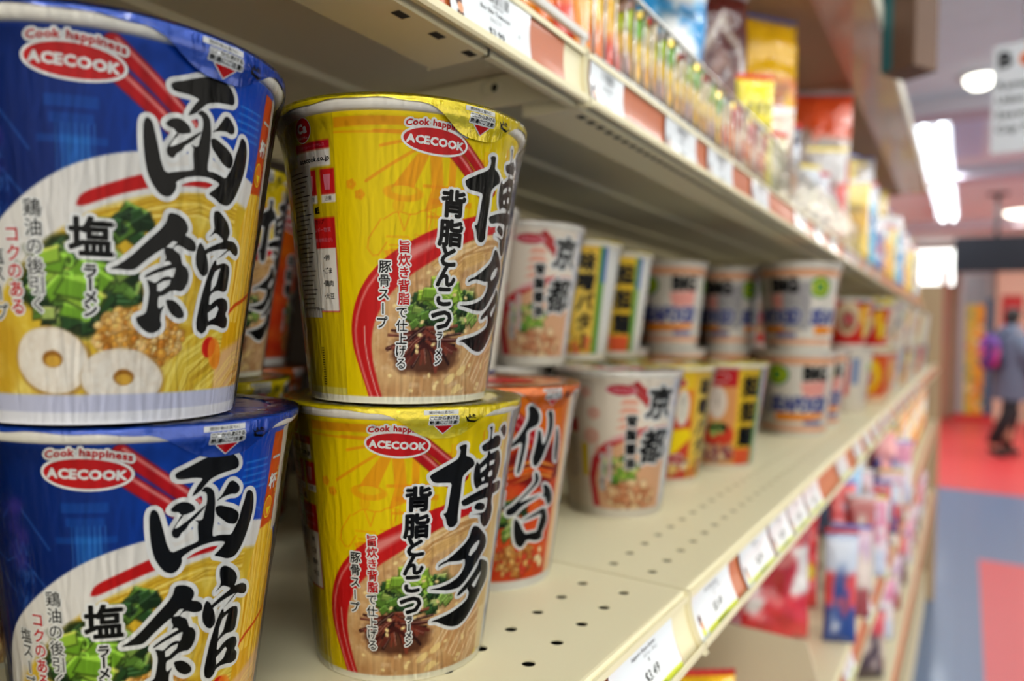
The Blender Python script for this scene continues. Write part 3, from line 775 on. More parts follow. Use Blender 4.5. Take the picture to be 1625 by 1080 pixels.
def paint_orange(c):
    g = np.clip((c.V-40)/50, 0, 1)[..., None]
    c.I = hexc((206, 60, 24))*(1-g)+hexc((226, 104, 14))*g
    c.put(np.clip(c.noise(12, 3)*2-1, 0, 1), (246, 160, 30), .5)
    soup = c.ell(20, 34, 46, 40, 0, .05, 2, soft=2)
    n = c.noise(8, 5)[..., None]
    c.put(soup, hexc((196, 40, 22))*n+hexc((232, 110, 40))*(1-n))
    c.put(c.ell(26, 66, 20, 12, 0, .3, 5, soft=3), (120, 20, 16)); c.strands([(8, 62), (24, 66), (44, 60)], 16, 5, 1, [(226, 90, 20), (160, 30, 14), (240, 160, 60)], 4)
    c.cuts(14, 38, 8, 12, 40, 2.2, GREEN, 8)
    c.chunks(17, 16, 13, 9, 200, 1.5, [(196, 130, 60), (216, 160, 90), (170, 100, 44), (200, 60, 40)], 9)
    c.chunks(36, 16, 5, 4, 5, 1.8, [(246, 220, 160)], 10)
    c.put(c.poly([(42, -5), (44, 50), (47, 104), (120, 104), (120, -5)]), (238, 190, 140))
    c.put(c.rect(52, 120, -5, 110), (226, 216, 206))
    red_chopsticks(c, (4, 100), (27, 80), (0, 98), (22, 79), 3.9)
    c.put(c.band(-2, 5), (232, 230, 222)); c.put(c.band(103, 110), (236, 226, 214))
def prints_orange(p):
    acelogo(p, 2, 93.6)
    p.brush('sendai')
    p.text('辛味噌', 4, 70, 9, bold=.4, outline=.9, vertical=True)
    p.text('ラーメン', 3, 36, 3.6, bold=.14, outline=.55, vertical=True)

def paint_pink(c):
    c.I[:] = hexc((238, 224, 206))
    pk = (230, 160, 140)
    for x, y, r_ in ((-16, 77, 4.5), (-18, 60, 6), (-22, 92, 4), (-12, 50, 4)):
        c.put(c.ell(x, y, r_, r_, 0, .1, 2), pk, .7)
    for k in range(6): c.put(c.poly([(2-k, 84-k*6), (16+k*.6, 84-k*6), (13, 88-k*6), (5, 88-k*6)]), (236, 150, 124), .75)
    c.put(c.poly([(-18, 8), (-21, 30), (-18, 44), (-8, 56), (6, 64), (24, 68), (44, 68), (44, 8)]), (196, 46, 54))
    c.put(c.poly([(-12, 6), (-16, 28), (-13, 40), (-4, 52), (10, 60), (26, 63), (44, 62), (44, 6)]), (222, 170, 130))
    c.put(c.poly([(-8, 55), (14, 62), (8, 66), (-4, 60)]), (236, 206, 200), .8)
    c.chunks(4, 36, 14, 11, 50, 2.4, [(90, 140, 40), (150, 180, 70), (190, 200, 110), (70, 100, 40)], 3)
    c.chunks(14, 17, 20, 10, 130, 2.6, [(206, 140, 100), (226, 176, 130), (180, 110, 70), (236, 200, 150)], 4)
    c.put(c.rect(-27, -22, 30, 54), (226, 196, 40)); c.put(c.rect(-36, -30, 62, 72), (196, 30, 40))
    c.put(c.ell(-38, 36, 7, 9), (170, 160, 156), .5); c.put(c.ell(-38, 36, 5.4, 7.2), (220, 206, 194))
    for k in range(8): c.put(c.rect(-40, -32, 46+k*1.7, 46.8+k*1.7), (150, 140, 130), .6)
    c.put(c.rect(46, 120, -5, 110), (222, 220, 222)); 
    for k in range(16): c.put(c.ell(54+(k % 2)*5, 96-k*6, 2.6, 2.2, 30, .4, k), (90, 120, 180), .6)
    red_chopsticks(c, (13, 99), (30, 84), (9, 97), (25, 82), 3.6)
    c.put(c.band(-2, 7), (226, 218, 202)); c.put(c.band(103, 110), (228, 222, 210))
def prints_pink(p):
    p.oval(3, 94.5, 10, 4, 'ink_red', outline=.4, rot=-3); p.text('ACECOOK', 3, 94.4, 4, 'ink_pink', bold=.2, off=.22, rot=-3)
    for i, ch in enumerate('背脂醤油'): p.text(ch, 11, 72-i*10.2, 8.6, bold=.5, outline=.8)
    for i, (ch, u, v, s) in enumerate((('京', 33, 85, 25), ('都', 31, 53, 27))):
        p.text(ch, u, v, s, bold=.85, outline=1.8, shear=.12, off=.14)
    p.text('旨炊き背脂で', -4.5, 52, 4.4, 'ink_red', outline=.5, vertical=True)
    p.text('仕上げる醤油', -10, 46, 4.4, outline=.5, vertical=True)

def paint_miso(c):
    c.I[:] = hexc((236, 186, 60))
    c.put(c.rect(-30, 12, 60, 110), (232, 130, 40)); c.put(c.rect(-30, 12, 86, 110), (240, 196, 40))
    c.put(c.rect(-34, 12, -5, 60), (206, 70, 50))
    for x in (-15, 2): c.put(c.ell(x, 70, 6.4, 16), (230, 222, 206))
    c.put(c.poly([(-24, 48), (10, 52), (14, 44), (-2, 30), (-8, 28)], soft=2), (248, 216, 20))
    c.chunks(-6, 18, 22, 8, 70, 3, [(210, 80, 60), (236, 190, 110), (150, 60, 40), (240, 220, 180)], 3)
    c.put(c.rect(14, 38, -5, 110), (226, 180, 60)); c.put(c.rect(17, 36, 12, 97)*c.noise(9, 3), (250, 226, 120), .7)
    c.chunks(26, 14, 10, 8, 30, 3, [(226, 110, 60), (240, 180, 60)], 5)
    c.put(c.rect(38, 46, -5, 110), (90, 150, 60)); c.put(c.rect(46, 120, -5, 110), (222, 220, 214)); c.put(c.rect(42, 47, 70, 110), (60, 100, 170))
    c.put(c.rect(-120, -34, -5, 110), (224, 208, 180)); c.put(c.band(-2, 6), (232, 222, 200)); c.put(c.band(102, 110), (236, 222, 180))
def prints_miso(p):
    p.oval(-6, 92, 9.5, 4.2, 'ink_red', outline=.5)
    for i, ch in enumerate('味噌バター'): p.text(ch if ch != 'ー' else 'ー', 27, 88-i*17.6, 17, bold=.9, shear=.05, vertical=True)
    p.text('コクと旨み', -15, 79, 3.6, vertical=True); p.text('味噌スープ', 2, 79, 3.6, vertical=True)
    p.text('北海道', -6, 24, 7, 'ink_red', bold=.4, outline=.8)

def paint_tantan(c):
    paint_miso(c)
    c.put(c.rect(-34, 12, -5, 104), (220, 150, 90)); c.put(c.rect(-30, 12, 84, 104), (190, 30, 36))
    c.put(c.ell(-6, 68, 9, 16), (226, 210, 196)); c.put(c.ell(-6, 36, 18, 12, 0, .1, 3, soft=2), (206, 60, 36))
    c.chunks(-4, 42, 9, 6, 26, 2.6, GREEN, 7); c.chunks(-6, 18, 20, 8, 60, 3, [(206, 150, 110), (160, 60, 60), (226, 190, 150), (120, 60, 90)], 8)
    c.put(c.rect(14, 38, -5, 104), (222, 180, 40)); c.put(c.rect(14, 38, -5, 22)*1, (222, 90, 50))
    c.put(c.band(-2, 6), (232, 222, 200)); c.put(c.band(102, 110), (226, 214, 190))
def prints_tantan(p):
    p.oval(-6, 93, 9.5, 4.2, 'ink_red', outline=.5)
    for i, ch in enumerate('担担麺'): p.text(ch, 27, 84-i*25, 21, bold=1.3, off=.12)
    p.text('ゴマ香る', -6, 78, 4, vertical=True)

def paint_big(c):
    c.I[:] = hexc((224, 216, 204))
    sal = (236, 170, 128)
    c.put(c.band(96, 106), sal); c.put(c.band(7, 14), sal)
    for s in (0, -84, 88):
        c.put(c.ell(-24+s, 82, 13.5, 13.5), (50, 130, 40)); c.put(c.ell(-24+s, 82, 10, 10), (206, 214, 20))
        c.put(c.poly([(2+s, 72), (36+s, 76), (34+s, 54), (6+s, 52)], soft=3), (236, 158, 146))
        c.put(c.poly([(-28+s, 32), (10+s, 31), (36+s, 34), (38+s, 26), (8+s, 22), (-28+s, 20)], soft=1), (240, 140, 20))
        c.put(c.rect(8+s, 34+s, 16, 22), (60, 76, 150), .8)
    c.put(c.rect(-66, -34, 26, 90), (178, 172, 170)); 
    for k in range(22): c.put(c.rect(-64, -36, 28+k*2.7, 29+k*2.7)*(c.noise(1.5, k, 2, 40) > .4), (110, 112, 130), .7)
    c.put(c.band(-2, 7), (228, 222, 208)); c.put(c.band(107, 120), (230, 224, 212))
def prints_big(p):
    for s in (0, 88, -84):
        p.text('BIG', 20+s, 85, 25, bold=1.8, wide=.8)
        p.text('SEAFOOD', 3+s, 44, 27, 'ink_navy', bold=1.7, outline=1.0, wide=.56, shear=.12)
        p.text('旨', -24+s, 82, 13, 'ink_green', bold=.8)

def paint_redcup(c):
    c.I[:] = hexc((206, 30, 24))
    for s in (-70, 0, 70):
        c.put(c.ell(s, 52, 20, 30), (226, 200, 160)); c.put(c.ell(s, 48, 14, 18, 0, .2, 3), (150, 90, 50)); c.put(c.ell(s+30, 60, 12, 18), (236, 170, 30))
        c.put(c.rect(s+18, s+34, 78, 96), (30, 30, 100)); c.put(c.rect(s-40, s-24, 20, 50), (236, 206, 40))
    c.put(c.band(-2, 7), (230, 214, 200)); c.put(c.band(98, 120), (220, 206, 200))
def paint_goldcup(c):
    c.I[:] = hexc((222, 90, 30))
    for s in (-70, 0, 70):
        c.put(c.ell(s, 55, 24, 36, 0, .1, 2), (246, 206, 20)); c.put(c.ell(s+2, 50, 12, 22, 0, .3, 2), (226, 130, 20)); c.put(c.ell(s, 70, 8, 8), (250, 236, 120))
    c.put(c.band(-2, 14), (236, 190, 150)); c.put(c.band(98, 120), (226, 214, 200))
def paint_whitecup(c):
    c.I[:] = hexc((226, 214, 196))
    for s in (-70, 0, 70):
        c.put(c.rect(s+10, s+24, 30, 90), (226, 90, 90)); c.put(c.ell(s-8, 80, 6, 8), (120, 170, 90)); c.put(c.rect(s+28, s+40, 50, 96), (120, 140, 180))
        for k in range(12): c.put(c.rect(s-20, s+4, 26+k*4, 27.4+k*4), (176, 160, 140), .8)
def prints_far(p):
    for s in (-70, 0, 70): p.text('麺', s, 50, 16, 'ink_red', bold=.9, outline=1)

c_r = random.Random(3)
kind('blue', base=(206, 208, 220), lid=(26, 70, 170), paint=paint_blue, prints=prints_blue, tab=(24.0, 8.6, 'blue'))
kind('yellow', base=(226, 214, 90), lid=(222, 200, 10), paint=paint_yellow, prints=prints_yellow, tab=(12.5, 9.6, 'yellow'))
kind('orange', base=(224, 214, 204), lid=(222, 110, 30), paint=paint_orange, prints=prints_orange, tab=(30.0, 10, 'orange'), step=.7)
kind('pink', base=(236, 226, 210), lid=(214, 206, 196), paint=paint_pink, prints=prints_pink, step=.9)
kind('miso', base=(226, 214, 190), lid=(214, 190, 70), paint=paint_miso, prints=prints_miso, step=1.1)
kind('tantan', base=(226, 214, 190), lid=(206, 186, 60), paint=paint_tantan, prints=prints_tantan, step=1.1)
kind('big', R=54, r=41, H=112, base=(226, 218, 206), lid=(220, 206, 190), paint=paint_big, prints=prints_big, step=1.3)
kind('red', H=84, base=(224, 206, 196), lid=(206, 196, 190), paint=paint_redcup, prints=prints_far, step=2)
kind('gold', base=(226, 206, 180), lid=(222, 190, 60), paint=paint_goldcup, prints=prints_far, step=2)
kind('white', R=52, r=38, H=110, base=(224, 214, 200), lid=(216, 206, 196), paint=paint_whitecup, prints=None, step=2)

for k in KINDS.values():
    k.lidmat = mat('lid_foil_'+k.key, k.lid, 0.26, metal=0.35 if k.key in ('blue', 'yellow', 'orange') else 0.1, coat=0.6, bump=0.5, bscale=260)

def wall_r(k, v): return k.r + (k.R-2.3-k.r)*np.asarray(v)/k.H
def surf_of(k):
    def f(u, v, off):
        t = np.asarray(u)/42.0
        R = wall_r(k, v)+off
        return np.stack([R*np.cos(t), R*np.sin(t), np.asarray(v, float)], 1)
    return f
def tab_r(k, v):
    """outer face of the foil where it hangs over the rolled rim, v measured up from the base"""
    d = np.clip((k.H-1.5-np.asarray(v, float))/7.0, 0, 1)
    w = np.exp(-4*d*d)
    return (wall_r(k, v)+1.5)*(1-w)+(k.R+0.45)*w
def surf_tab(k):
    def f(u, v, off):
        t = np.asarray(u)/42.0; R = tab_r(k, v)+off
        return np.stack([R*np.cos(t), R*np.sin(t), np.asarray(v, float)], 1)
    return f

def cup_parts(k):
    if hasattr(k, 'parts'): return k.parts
    parts = []
    # body: lathe whose wall carries the printed label, letters lie on it
    half = 96 if k.key in ('big', 'red', 'gold', 'white') else 86
    us = np.arange(-half, half+.01, k.step)
    n = len(us); th = list(us/42.0)
    rest = 2*math.pi-(th[-1]-th[0]); m = 22
    th += [th[-1]+rest*(i+1)/(m+1) for i in range(m)]
    th = np.array(th); T = len(th)
    vs = np.arange(0, k.H+.01, k.step); 
    Ug, Vg = np.meshgrid(us, vs)
    c = Canvas(Ug, Vg, k.base); c.aa = max(.45, k.step*.9)
    k.paint(c)
    I = np.empty((len(vs), T, 3)); I[:] = hexc(k.base)
    I[:, :n] = c.I
    Rw = wall_r(k, vs)
    X = np.stack([Rw[:, None]*np.cos(th), Rw[:, None]*np.sin(th), np.repeat(vs[:, None], T, 1)], -1).reshape(-1, 3)
    F = []
    for i in range(len(vs)-1):
        a = i*T
        F += [(a+j, a+(j+1) % T, a+T+(j+1) % T, a+T+j) for j in range(T)]
    M = [0]*len(F)
    colr = I.reshape(-1, 3)
    # foot ring and recessed bottom
    prof = [(k.r, 0), (k.r-0.6, -0.0), (k.r-1.6, 0.6), (k.r-2.2, 5), (0.5, 5.2)]
    sg = 64; b0 = len(X)
    tt = np.arange(sg)*2*math.pi/sg
    XX = np.concatenate([np.stack([r_*np.cos(tt), r_*np.sin(tt), np.full(sg, z_)], 1) for r_, z_ in prof])
    X = np.concatenate([X, XX]); colr = np.concatenate([colr, np.tile(hexc(k.base), (len(XX), 1))])
    for i in range(len(prof)-1):
        F += [(b0+i*sg+(j+1) % sg, b0+i*sg+j, b0+(i+1)*sg+j, b0+(i+1)*sg+(j+1) % sg) for j in range(sg)]; M += [0]*sg
    mats = [PRINTED]; names = {}
    if k.prints:
        p = Print(); k.prints(p)
        V2, F2, M2 = p.wrap(surf_of(k), 3.0)
        o = len(X); X = np.concatenate([X, V2]); colr = np.concatenate([colr, np.ones((len(V2), 3))*.5])
        F += [tuple(i+o for i in f) for f in F2]
        for nm in M2:
            if nm not in names: names[nm] = len(mats); mats.append(MATS[nm])
            M.append(names[nm])
    parts.append(('body', build_mesh('cup_body', X, F, mats, M, colr), {}, []))
    # rolled paper rim
    q = MB(); prof = []
    for i in range(17):
        a = 2*math.pi*i/16; prof.append((k.R-2.2+2.2*math.cos(a), k.H-0.4+2.3*math.sin(a)))
    q.lathe(prof, 96)
    parts.append(('rim', build_mesh('cup_rim', q.V, q.F, [PAPER]), {'label': 'rolled white paper rim'}, []))
    # foil lid with a short crimped skirt
    rs = random.Random(hash(k.key) % 97 if False else len(k.key))
    sg = 144; prof_r = [0.5, k.R*.5, k.R-6, k.R-3, k.R-1, k.R+.3]
    zt = k.H+2.3
    V, F = [], []
    ph = [rs.random()*6.28 for _ in range(5)]
    for i, R_ in enumerate(prof_r):
        for j in range(sg):
            t = 2*math.pi*j/sg
            w = 0.18*math.sin(9*t+ph[0])+.12*math.sin(23*t+ph[1])
            V.append((R_*math.cos(t), R_*math.sin(t), zt-(0.25 if i >= 4 else 0)-(0.5 if i == 5 else 0)+(w*.5 if i > 1 else 0)))
    for lv in range(2):
        for j in range(sg):
            t = 2*math.pi*j/sg
            R_ = k.R+.45+.15*math.sin(31*t+ph[2])
            V.append((R_*math.cos(t), R_*math.sin(t), zt-1.1-lv*(0.9+.5*math.sin(5*t+ph[3])+.25*math.sin(17*t+ph[4]))))
    for i in range(7): F += [(i*sg+j, i*sg+(j+1) % sg, (i+1)*sg+(j+1) % sg, (i+1)*sg+j) for j in range(sg)]
    F = [f[::-1] for f in F]
    subs = []
    lm = k.lidmat
    if k.tab:
        uc, dep, _ = k.tab
        V2, F2 = [], []; nu, nv = 56, 16
        for i in range(nu+1):
            s = -1+2*i/nu; u = uc+s*23
            d = 1.6+dep*max(0, math.exp(-abs(s*1.75)**3.2))
            for j in range(nv+1):
                v = k.H+1.6-d*j/nv*1.0
                R_ = float(tab_r(k, v))+.12+.12*math.sin(u*.9)*(j/nv)
                V2.append((R_*math.cos(u/42), R_*math.sin(u/42), v))
        for i in range(nu): F2 += [(i*(nv+1)+j, i*(nv+1)+j+1, (i+1)*(nv+1)+j+1, (i+1)*(nv+1)+j) for j in range(nv)]
        M2 = [0]*len(F2)
        p = Print(); h = k.H
        p.rect(uc-6.6, uc+4.6, h-.5, h+1.2, 'ink_white', off=.2)
        p.text('開封後は直ちに', uc-1, h+.35, 1.2, off=.3)
        p.text('ここからあける', uc, h-1.75, 1.55, bold=.05, outline=.35, off=.2)
        p.text('熱湯にご注意!', uc, h-3.5, 1.55, bold=.05, outline=.35, off=.2)
        p.shape([(uc-3.0, h-4.7), (uc+3.0, h-4.7), (uc, h-7.7)], 'ink_red', off=.22, outline=.3)
        p.text('ふた', uc+9.5, h-1.6, 1.7, bold=.1, off=.2)
        p.shape([(uc+7, h-1), (uc+8, h-3.6), (uc+11, h-4.2), (uc+12.8, h-2.6), (uc+11.2, h-3.4), (uc+8.8, h-3)], 'ink_black', off=.2)
        W3, F3, M3 = p.wrap(surf_tab(k), 3.0)
        o = len(V2); V2 = np.concatenate([np.array(V2), W3]); F2 = F2+[tuple(i+o for i in f) for f in F3]
        tm, tn = [lm], {}
        for nm in M3:
            if nm not in tn: tn[nm] = len(tm); tm.append(MATS[nm])
            M2.append(tn[nm])
        subs.append(('pull_tab', build_mesh('pull_tab', V2, F2, tm, M2)))
    p = Print()
    if k.key in ('yellow', 'blue', 'orange'):
        p.oval(-4, 6, 20, 15, 'ink_orange' if k.key != 'orange' else 'ink_red', off=.12)
        p.text('ラーメン', 0, -18, 9, bold=.4, off=.2); p.text('熱湯4分', 8, 24, 7, 'ink_red', bold=.3, outline=.6, off=.2)
        for j in range(14): p.rect(-30+j*4.2, -28+j*4.2, -33, -30, 'ink_yellow' if k.key == 'blue' else 'ink_black', off=.12)
        for j in range(20):
            a = .3*j; p.rect(41*math.cos(a)-1.4, 41*math.cos(a)+1.4, 41*math.sin(a)-.7, 41*math.sin(a)+.7, 'ink_black' if k.key != 'blue' else 'ink_white', off=.12)
    else:
        p.oval(0, 4, 22, 15, 'ink_red', off=.12); p.text('麺', 0, 4, 20, 'ink_white', bold=.7, off=.2); p.oval(10, -28, 14, 6, 'ink_green', off=.12); p.oval(-26, -20, 8, 6, 'ink_yellow', off=.12)
    def top(u, v, off): return np.stack([np.asarray(v), -np.asarray(u), np.full(len(u), zt+off+.1)], 1)
    W3, F3, M3 = p.wrap(top, 500)
    o = len(V); V = np.concatenate([np.array(V), W3]); F = F+[tuple(i+o for i in f) for f in F3]
    ms, mn, ML = [lm], {}, [0]*(len(F)-len(F3))
    for nm in M3:
        if nm not in mn: mn[nm] = len(ms); ms.append(MATS[nm])
        ML.append(mn[nm])
    parts.append(('lid', build_mesh('foil_lid', V, F, ms, ML), {}, subs))
    # shrink film drawn tight around everything, pleated under the rim
    if k.film:
        sg = 180; V, F = [], []
        rf = random.Random(11+len(k.key)); A = [(rf.randint(20, 60), rf.random()*6.28, rf.random()) for _ in range(6)]
        vv = [0.6, 3, 20, 45, 70, 85, 92, 97, 100, 102.5, 104.5, 106.5, 107.9]
        vv = [v*k.H/105.6 for v in vv]
        for v in vv:
            e = math.exp(-max(0, k.H-2-v)/4.2)
            for j in range(sg):
                t = 2*math.pi*j/sg
                pl = sum(a*math.sin(f*t+p_) for f, p_, a in A)/3
                bl = max(0, math.sin(t*.5+1.1)**12)*1.0 if v > k.H*.6 else 0
                R_ = float(wall_r(k, v))*(1-e)+(k.R+.85)*e+.75*(1-e)+(pl*.55*math.exp(-(k.H-v)/14) if v < k.H-1 else pl*.1)*(1-e*.6)+bl*(1-e)
                R_ = max(R_, float(tab_r(k, v))+.3 if (k.tab and k.H-v < k.tab[1]+1 and abs(((t*42-k.tab[0]+132) % 264)-132) < 17) else R_)
                V.append((R_*math.cos(t), R_*math.sin(t), v))
        zt2 = k.H+2.75
        for R_ in (k.R+.5, k.R-1.5, k.R-9):
            for j in range(sg):
                t = 2*math.pi*j/sg
                pl = sum(a*math.sin(f*t+p_) for f, p_, a in A)/3
                V.append((R_*math.cos(t), R_*math.sin(t), zt2+.12*pl-(.3 if R_ > k.R else 0)))
        nr = len(vv)+3
        for i in range(nr-1): F += [(i*sg+j, i*sg+(j+1) % sg, (i+1)*sg+(j+1) % sg, (i+1)*sg+j) for j in range(sg)]
        parts.append(('film_wrap', build_mesh('film_wrap', V, F, [CUPFILM]), {'label': 'clear shrink film'}, []))
    k.parts = parts
    return parts

def cup(kindkey, x, y, level, label, group, turn=0.0, zbase=None, lean=0.0):
    """level 0 stands on the shelf, level 1 on the lid of the cup below"""
    k = KINDS[kindkey]
    if zbase is None: zbase = SHELF_Z+0.05 if level == 0 else SHELF_Z+(stack_h if level == 1 else 0)
    face = math.atan2(-y, -x)
    o = thing('noodle_cup', label, 'noodle cup', (x, y, zbase), face+turn, group)
    for nm, me, props, subs in cup_parts(k):
        c = link(nm, me, o, **props)
        for sn, sm in subs: link(sn, sm, c)
    return o
SHELF_Z = -137.94
stack_h = 109.0
# ------------------------------------------------------------------ the setting
def struct(o): o['kind'] = 'structure'; return o
FLOOR = -1300
# chequered floor: red and slate tiles laid in big blocks
me = mat('floor_tiles', (90, 98, 112), 0.42, coat=0.08)
nt = me.node_tree; b = nt.nodes['Principled BSDF']
geo = nt.nodes.new('ShaderNodeNewGeometry'); sp = nt.nodes.new('ShaderNodeSeparateXYZ')
nt.links.new(geo.outputs['Position'], sp.inputs[0])
def mth(op, a, b_, clamp=False):
    n = nt.nodes.new('ShaderNodeMath'); n.operation = op; n.use_clamp = clamp
    for i, v in enumerate((a, b_)):
        if hasattr(v, 'links'): nt.links.new(v, n.inputs[i])
        elif v is not None: n.inputs[i].default_value = v
    return n.outputs[0]
near = mth('LESS_THAN', sp.outputs[0], 4.98)
right_ = mth('LESS_THAN', sp.outputs[1], -0.09)
far = mth('GREATER_THAN', sp.outputs[0], 7.15)
near = mth('MULTIPLY', near, mth('GREATER_THAN', sp.outputs[0], 2.6))
near = mth('MULTIPLY', near, mth('GREATER_THAN', sp.outputs[1], -1.3))
far = mth('MULTIPLY', far, mth('LESS_THAN', sp.outputs[0], 13.6))
red = mth('MAXIMUM', mth('MULTIPLY', near, right_), far)
br = nt.nodes.new('ShaderNodeTexBrick'); br.offset = 0; br.inputs['Scale'].default_value = 3.3
br.inputs['Mortar Size'].default_value = 0.006; br.inputs['Brick Width'].default_value = 1; br.inputs['Row Height'].default_value = 1
br.inputs['Color1'].default_value = br.inputs['Color2'].default_value = (1, 1, 1, 1); br.inputs['Mortar'].default_value = (.7, .7, .7, 1)
nt.links.new(geo.outputs['Position'], br.inputs['Vector'])
mx = nt.nodes.new('ShaderNodeMix'); mx.data_type = 'RGBA'
mx.inputs[6].default_value = rgb(84, 108, 142); mx.inputs[7].default_value = rgb(206, 62, 66)
nt.links.new(red, mx.inputs[0])
m2 = nt.nodes.new('ShaderNodeMix'); m2.data_type = 'RGBA'; m2.blend_type = 'MULTIPLY'; m2.inputs[0].default_value = 1
nt.links.new(mx.outputs[2], m2.inputs[6]); nt.links.new(br.outputs['Color'], m2.inputs[7]); nt.links.new(m2.outputs[2], b.inputs['Base Color'])
struct(MB().box(-3000, 16000, -5000, 3500, FLOOR-60, FLOOR).build('floor', me))
struct(MB().box(-3000, 16000, -5000, 3500, 1500, 1560).build('ceiling', mat('ceiling_paint', (216, 230, 236), 0.8, mottled=.04)))
struct(MB().box(13600, 13700, -5000, 3500, FLOOR, 1500).build('wall_far', mat('far_wall', (176, 150, 124), 0.7, mottled=.06)))
struct(MB().box(-3000, 13600, 1500, 1560, FLOOR, 1500).build('wall_left', mat('side_wall', (190, 180, 165), 0.7)))
# ceiling beams
for i, x in enumerate((5250, 7500, 11000)):
    struct(MB().box(x, x+260, -4000, 1500, 1400, 1499).build('trim_%d' % (i+1), mat('ceiling_beam', (188, 184, 196), 0.8)))

# bright window band over the far counter
w = MB().box(13560, 13598, 210, 760, 820, 1400)
o = w.build('window_1', mat('window_glow', (255, 255, 255), 0.5, emit=(246, 255, 250), estr=3.0)); o['kind'] = 'structure'
MB().box(13540, 13598, 180, 790, 770, 820).build('window_sill', mat('window_sill_red', (150, 60, 50), .6), parent=None) if False else None
f = MB(); 
for a in ((180, 210, 790, 1430), (760, 790, 790, 1430)): f.box(13530, 13600, a[0], a[1], a[2], a[3])
f.box(13530, 13600, 180, 790, 790, 820); f.box(13530, 13600, 180, 790, 1400, 1430)
fo = f.build('trim_4', mat('window_frame', (150, 90, 76), .5)); fo['kind'] = 'structure'

# doorway with a painted panel, its frame and red step
d = thing('mural_door', 'far door with a yellow flower mural and blue edge', 'door', (13500, -100, FLOOR))
f = MB(); f.box(0, 80, 150, 230, 0, 2350); f.box(0, 80, -230, -150, 0, 2350); f.box(0, 80, -150, 150, 2270, 2350)
f.build('door_frame', mat('pale_grey_frame', (176, 180, 184), .4), d)
MB().box(30, 60, -150, 150, 0, 2270).build('glass_panel', mat('door_glass', (150, 166, 176), .15), d)
U, V = np.meshgrid(np.arange(-130, 131, 8.), np.arange(0, 1750, 8.))
c = Canvas(U, V, (206, 190, 70)); c.aa = 8
rr = random.Random(4)
c.put(c.poly([(-40, 0), (130, 0), (130, 1750), (10, 1750)]), (236, 166, 20))
c.put(c.noise(300, 2) > .62, (170, 190, 160), .7)
for i in range(34): c.put(c.ell(rr.uniform(-120, 120), rr.uniform(60, 1700), 34, 40, 0, .4, i), [(240, 190, 120), (200, 150, 20), (120, 150, 100), (236, 226, 180), (210, 110, 60)][i % 5], .9)
h_, w_ = U.shape
Vv = [(0, -a, b_) for a, b_ in zip(U.ravel(), V.ravel())]
Fv = [(i*w_+j, (i+1)*w_+j, (i+1)*w_+j+1, i*w_+j+1) for i in range(h_-1) for j in range(w_-1)]
mm = build_mesh('mural_panel', Vv, Fv, [mat('mural_paint', attr=True, rough=.5)], None, c.I.reshape(-1, 3))
link('mural_panel', mm, d, (-6, 0, 60))
MB().box(-20, 30, -215, -140, 40, 1900).build('blue_edge', mat('blue_post', (46, 104, 150), .4), d)
MB().box(-400, -30, -260, 260, 0, 70).build('step', mat('red_step', (196, 24, 30), .5), d, label='red mat step')
def wallbox(name, label, cat, x, y0, y1, z0, z1, color, rough=.5, dx=60, extra=None):
    o = MB().box(0, dx, -(y1-y0)/2, (y1-y0)/2, 0, z1-z0).build(name, mat(name+'_paint_%d' % (abs(hash(color)) % 1000), color, rough), None, (x, (y0+y1)/2, z0), bevel=6)
    o['label'] = label; o['category'] = cat
    return o
wallbox('door_post', 'reddish brown post left of the far mural door', 'post', 13300, 275, 380, FLOOR, 1060, (156, 96, 84))
wallbox('wall_poster', 'red poster on the cream pillar right of the mural door', 'poster', 13310, -700, -430, -60, 640, (186, 24, 26), dx=20)
wallbox('pillar', 'cream pillar behind the red poster', 'pillar', 13332, -760, -360, FLOOR, 1100, (226, 196, 176), dx=200)
wallbox('storage_box', 'brown cardboard box stack beside the far reddish post', 'box', 12700, 300, 600, FLOOR, -140, (150, 104, 70), dx=300)
wallbox('shop_scale', 'white and dark wall unit between window and reddish post', 'wall unit', 13470, 330, 520, 40, 520, (196, 206, 226), dx=130)
# dark overhead board on its ceiling bracket
t = thing('overhead_board', 'dark slate board hanging from the ceiling near the far wall', 'board', (9000, -260, 679))
MB().box(0, 50, -420, 406, 0, 372).build('panel', mat('board_dark', (20, 24, 32), .6, spec=.2), t, bevel=6)
MB().tube([(25, 30, 370), (25, 30, 820)], 22).build('bracket', mat('dark_metal', (40, 40, 44), .4, .6), t)
MB().box(-20, 70, -60, 120, 800, 820).build('ceiling_plate', MATS['dark_metal'], t)
MB().box(20, 60, -440, -380, -300, 0).build('side_strap', MATS['dark_metal'], t)
# hanging aisle sign
t = thing('aisle_sign', 'white hanging aisle sign with letter B and lines of text', 'sign', (2500, -175, 532), math.radians(-8))
MB().box(-4, 4, -135, 135, 0, 312).build('board', mat('sign_white', (214, 216, 222), .5), t)
MB().tube([(0, 60, 312), (0, 60, 968)], 1.2).build('cord', MATS['dark_metal'], t)
MB().tube([(0, -60, 312), (0, -60, 968)], 1.2).build('cord', MATS['dark_metal'], t)
p = Print()
p.text('B', -105, 270, 62, bold=3); p.oval(-52, 262, 20, 20, 'ink_orange'); p.oval(-52, 258, 13, 9, 'ink_red', off=.2)
for i, s_ in enumerate(('Ramen', 'Udon', 'Seaweed', 'Cup Noodle')): p.text(s_, -122, 196-i*42, 30, 'ink_text_grey' if 'ink_text_grey' in MATS else 'ink_black', bold=.8, align='l')
def flat(u, v, off): return np.stack([np.full(len(u), -4.0-off*4), -np.asarray(u), np.asarray(v)], 1)
V3, F3, M3 = p.wrap(flat, 500)
nm_ = sorted(set(M3)); mm = build_mesh('lettering', V3, F3, [MATS[n] for n in nm_], [nm_.index(n) for n in M3], smooth=False); link('lettering', mm, t)

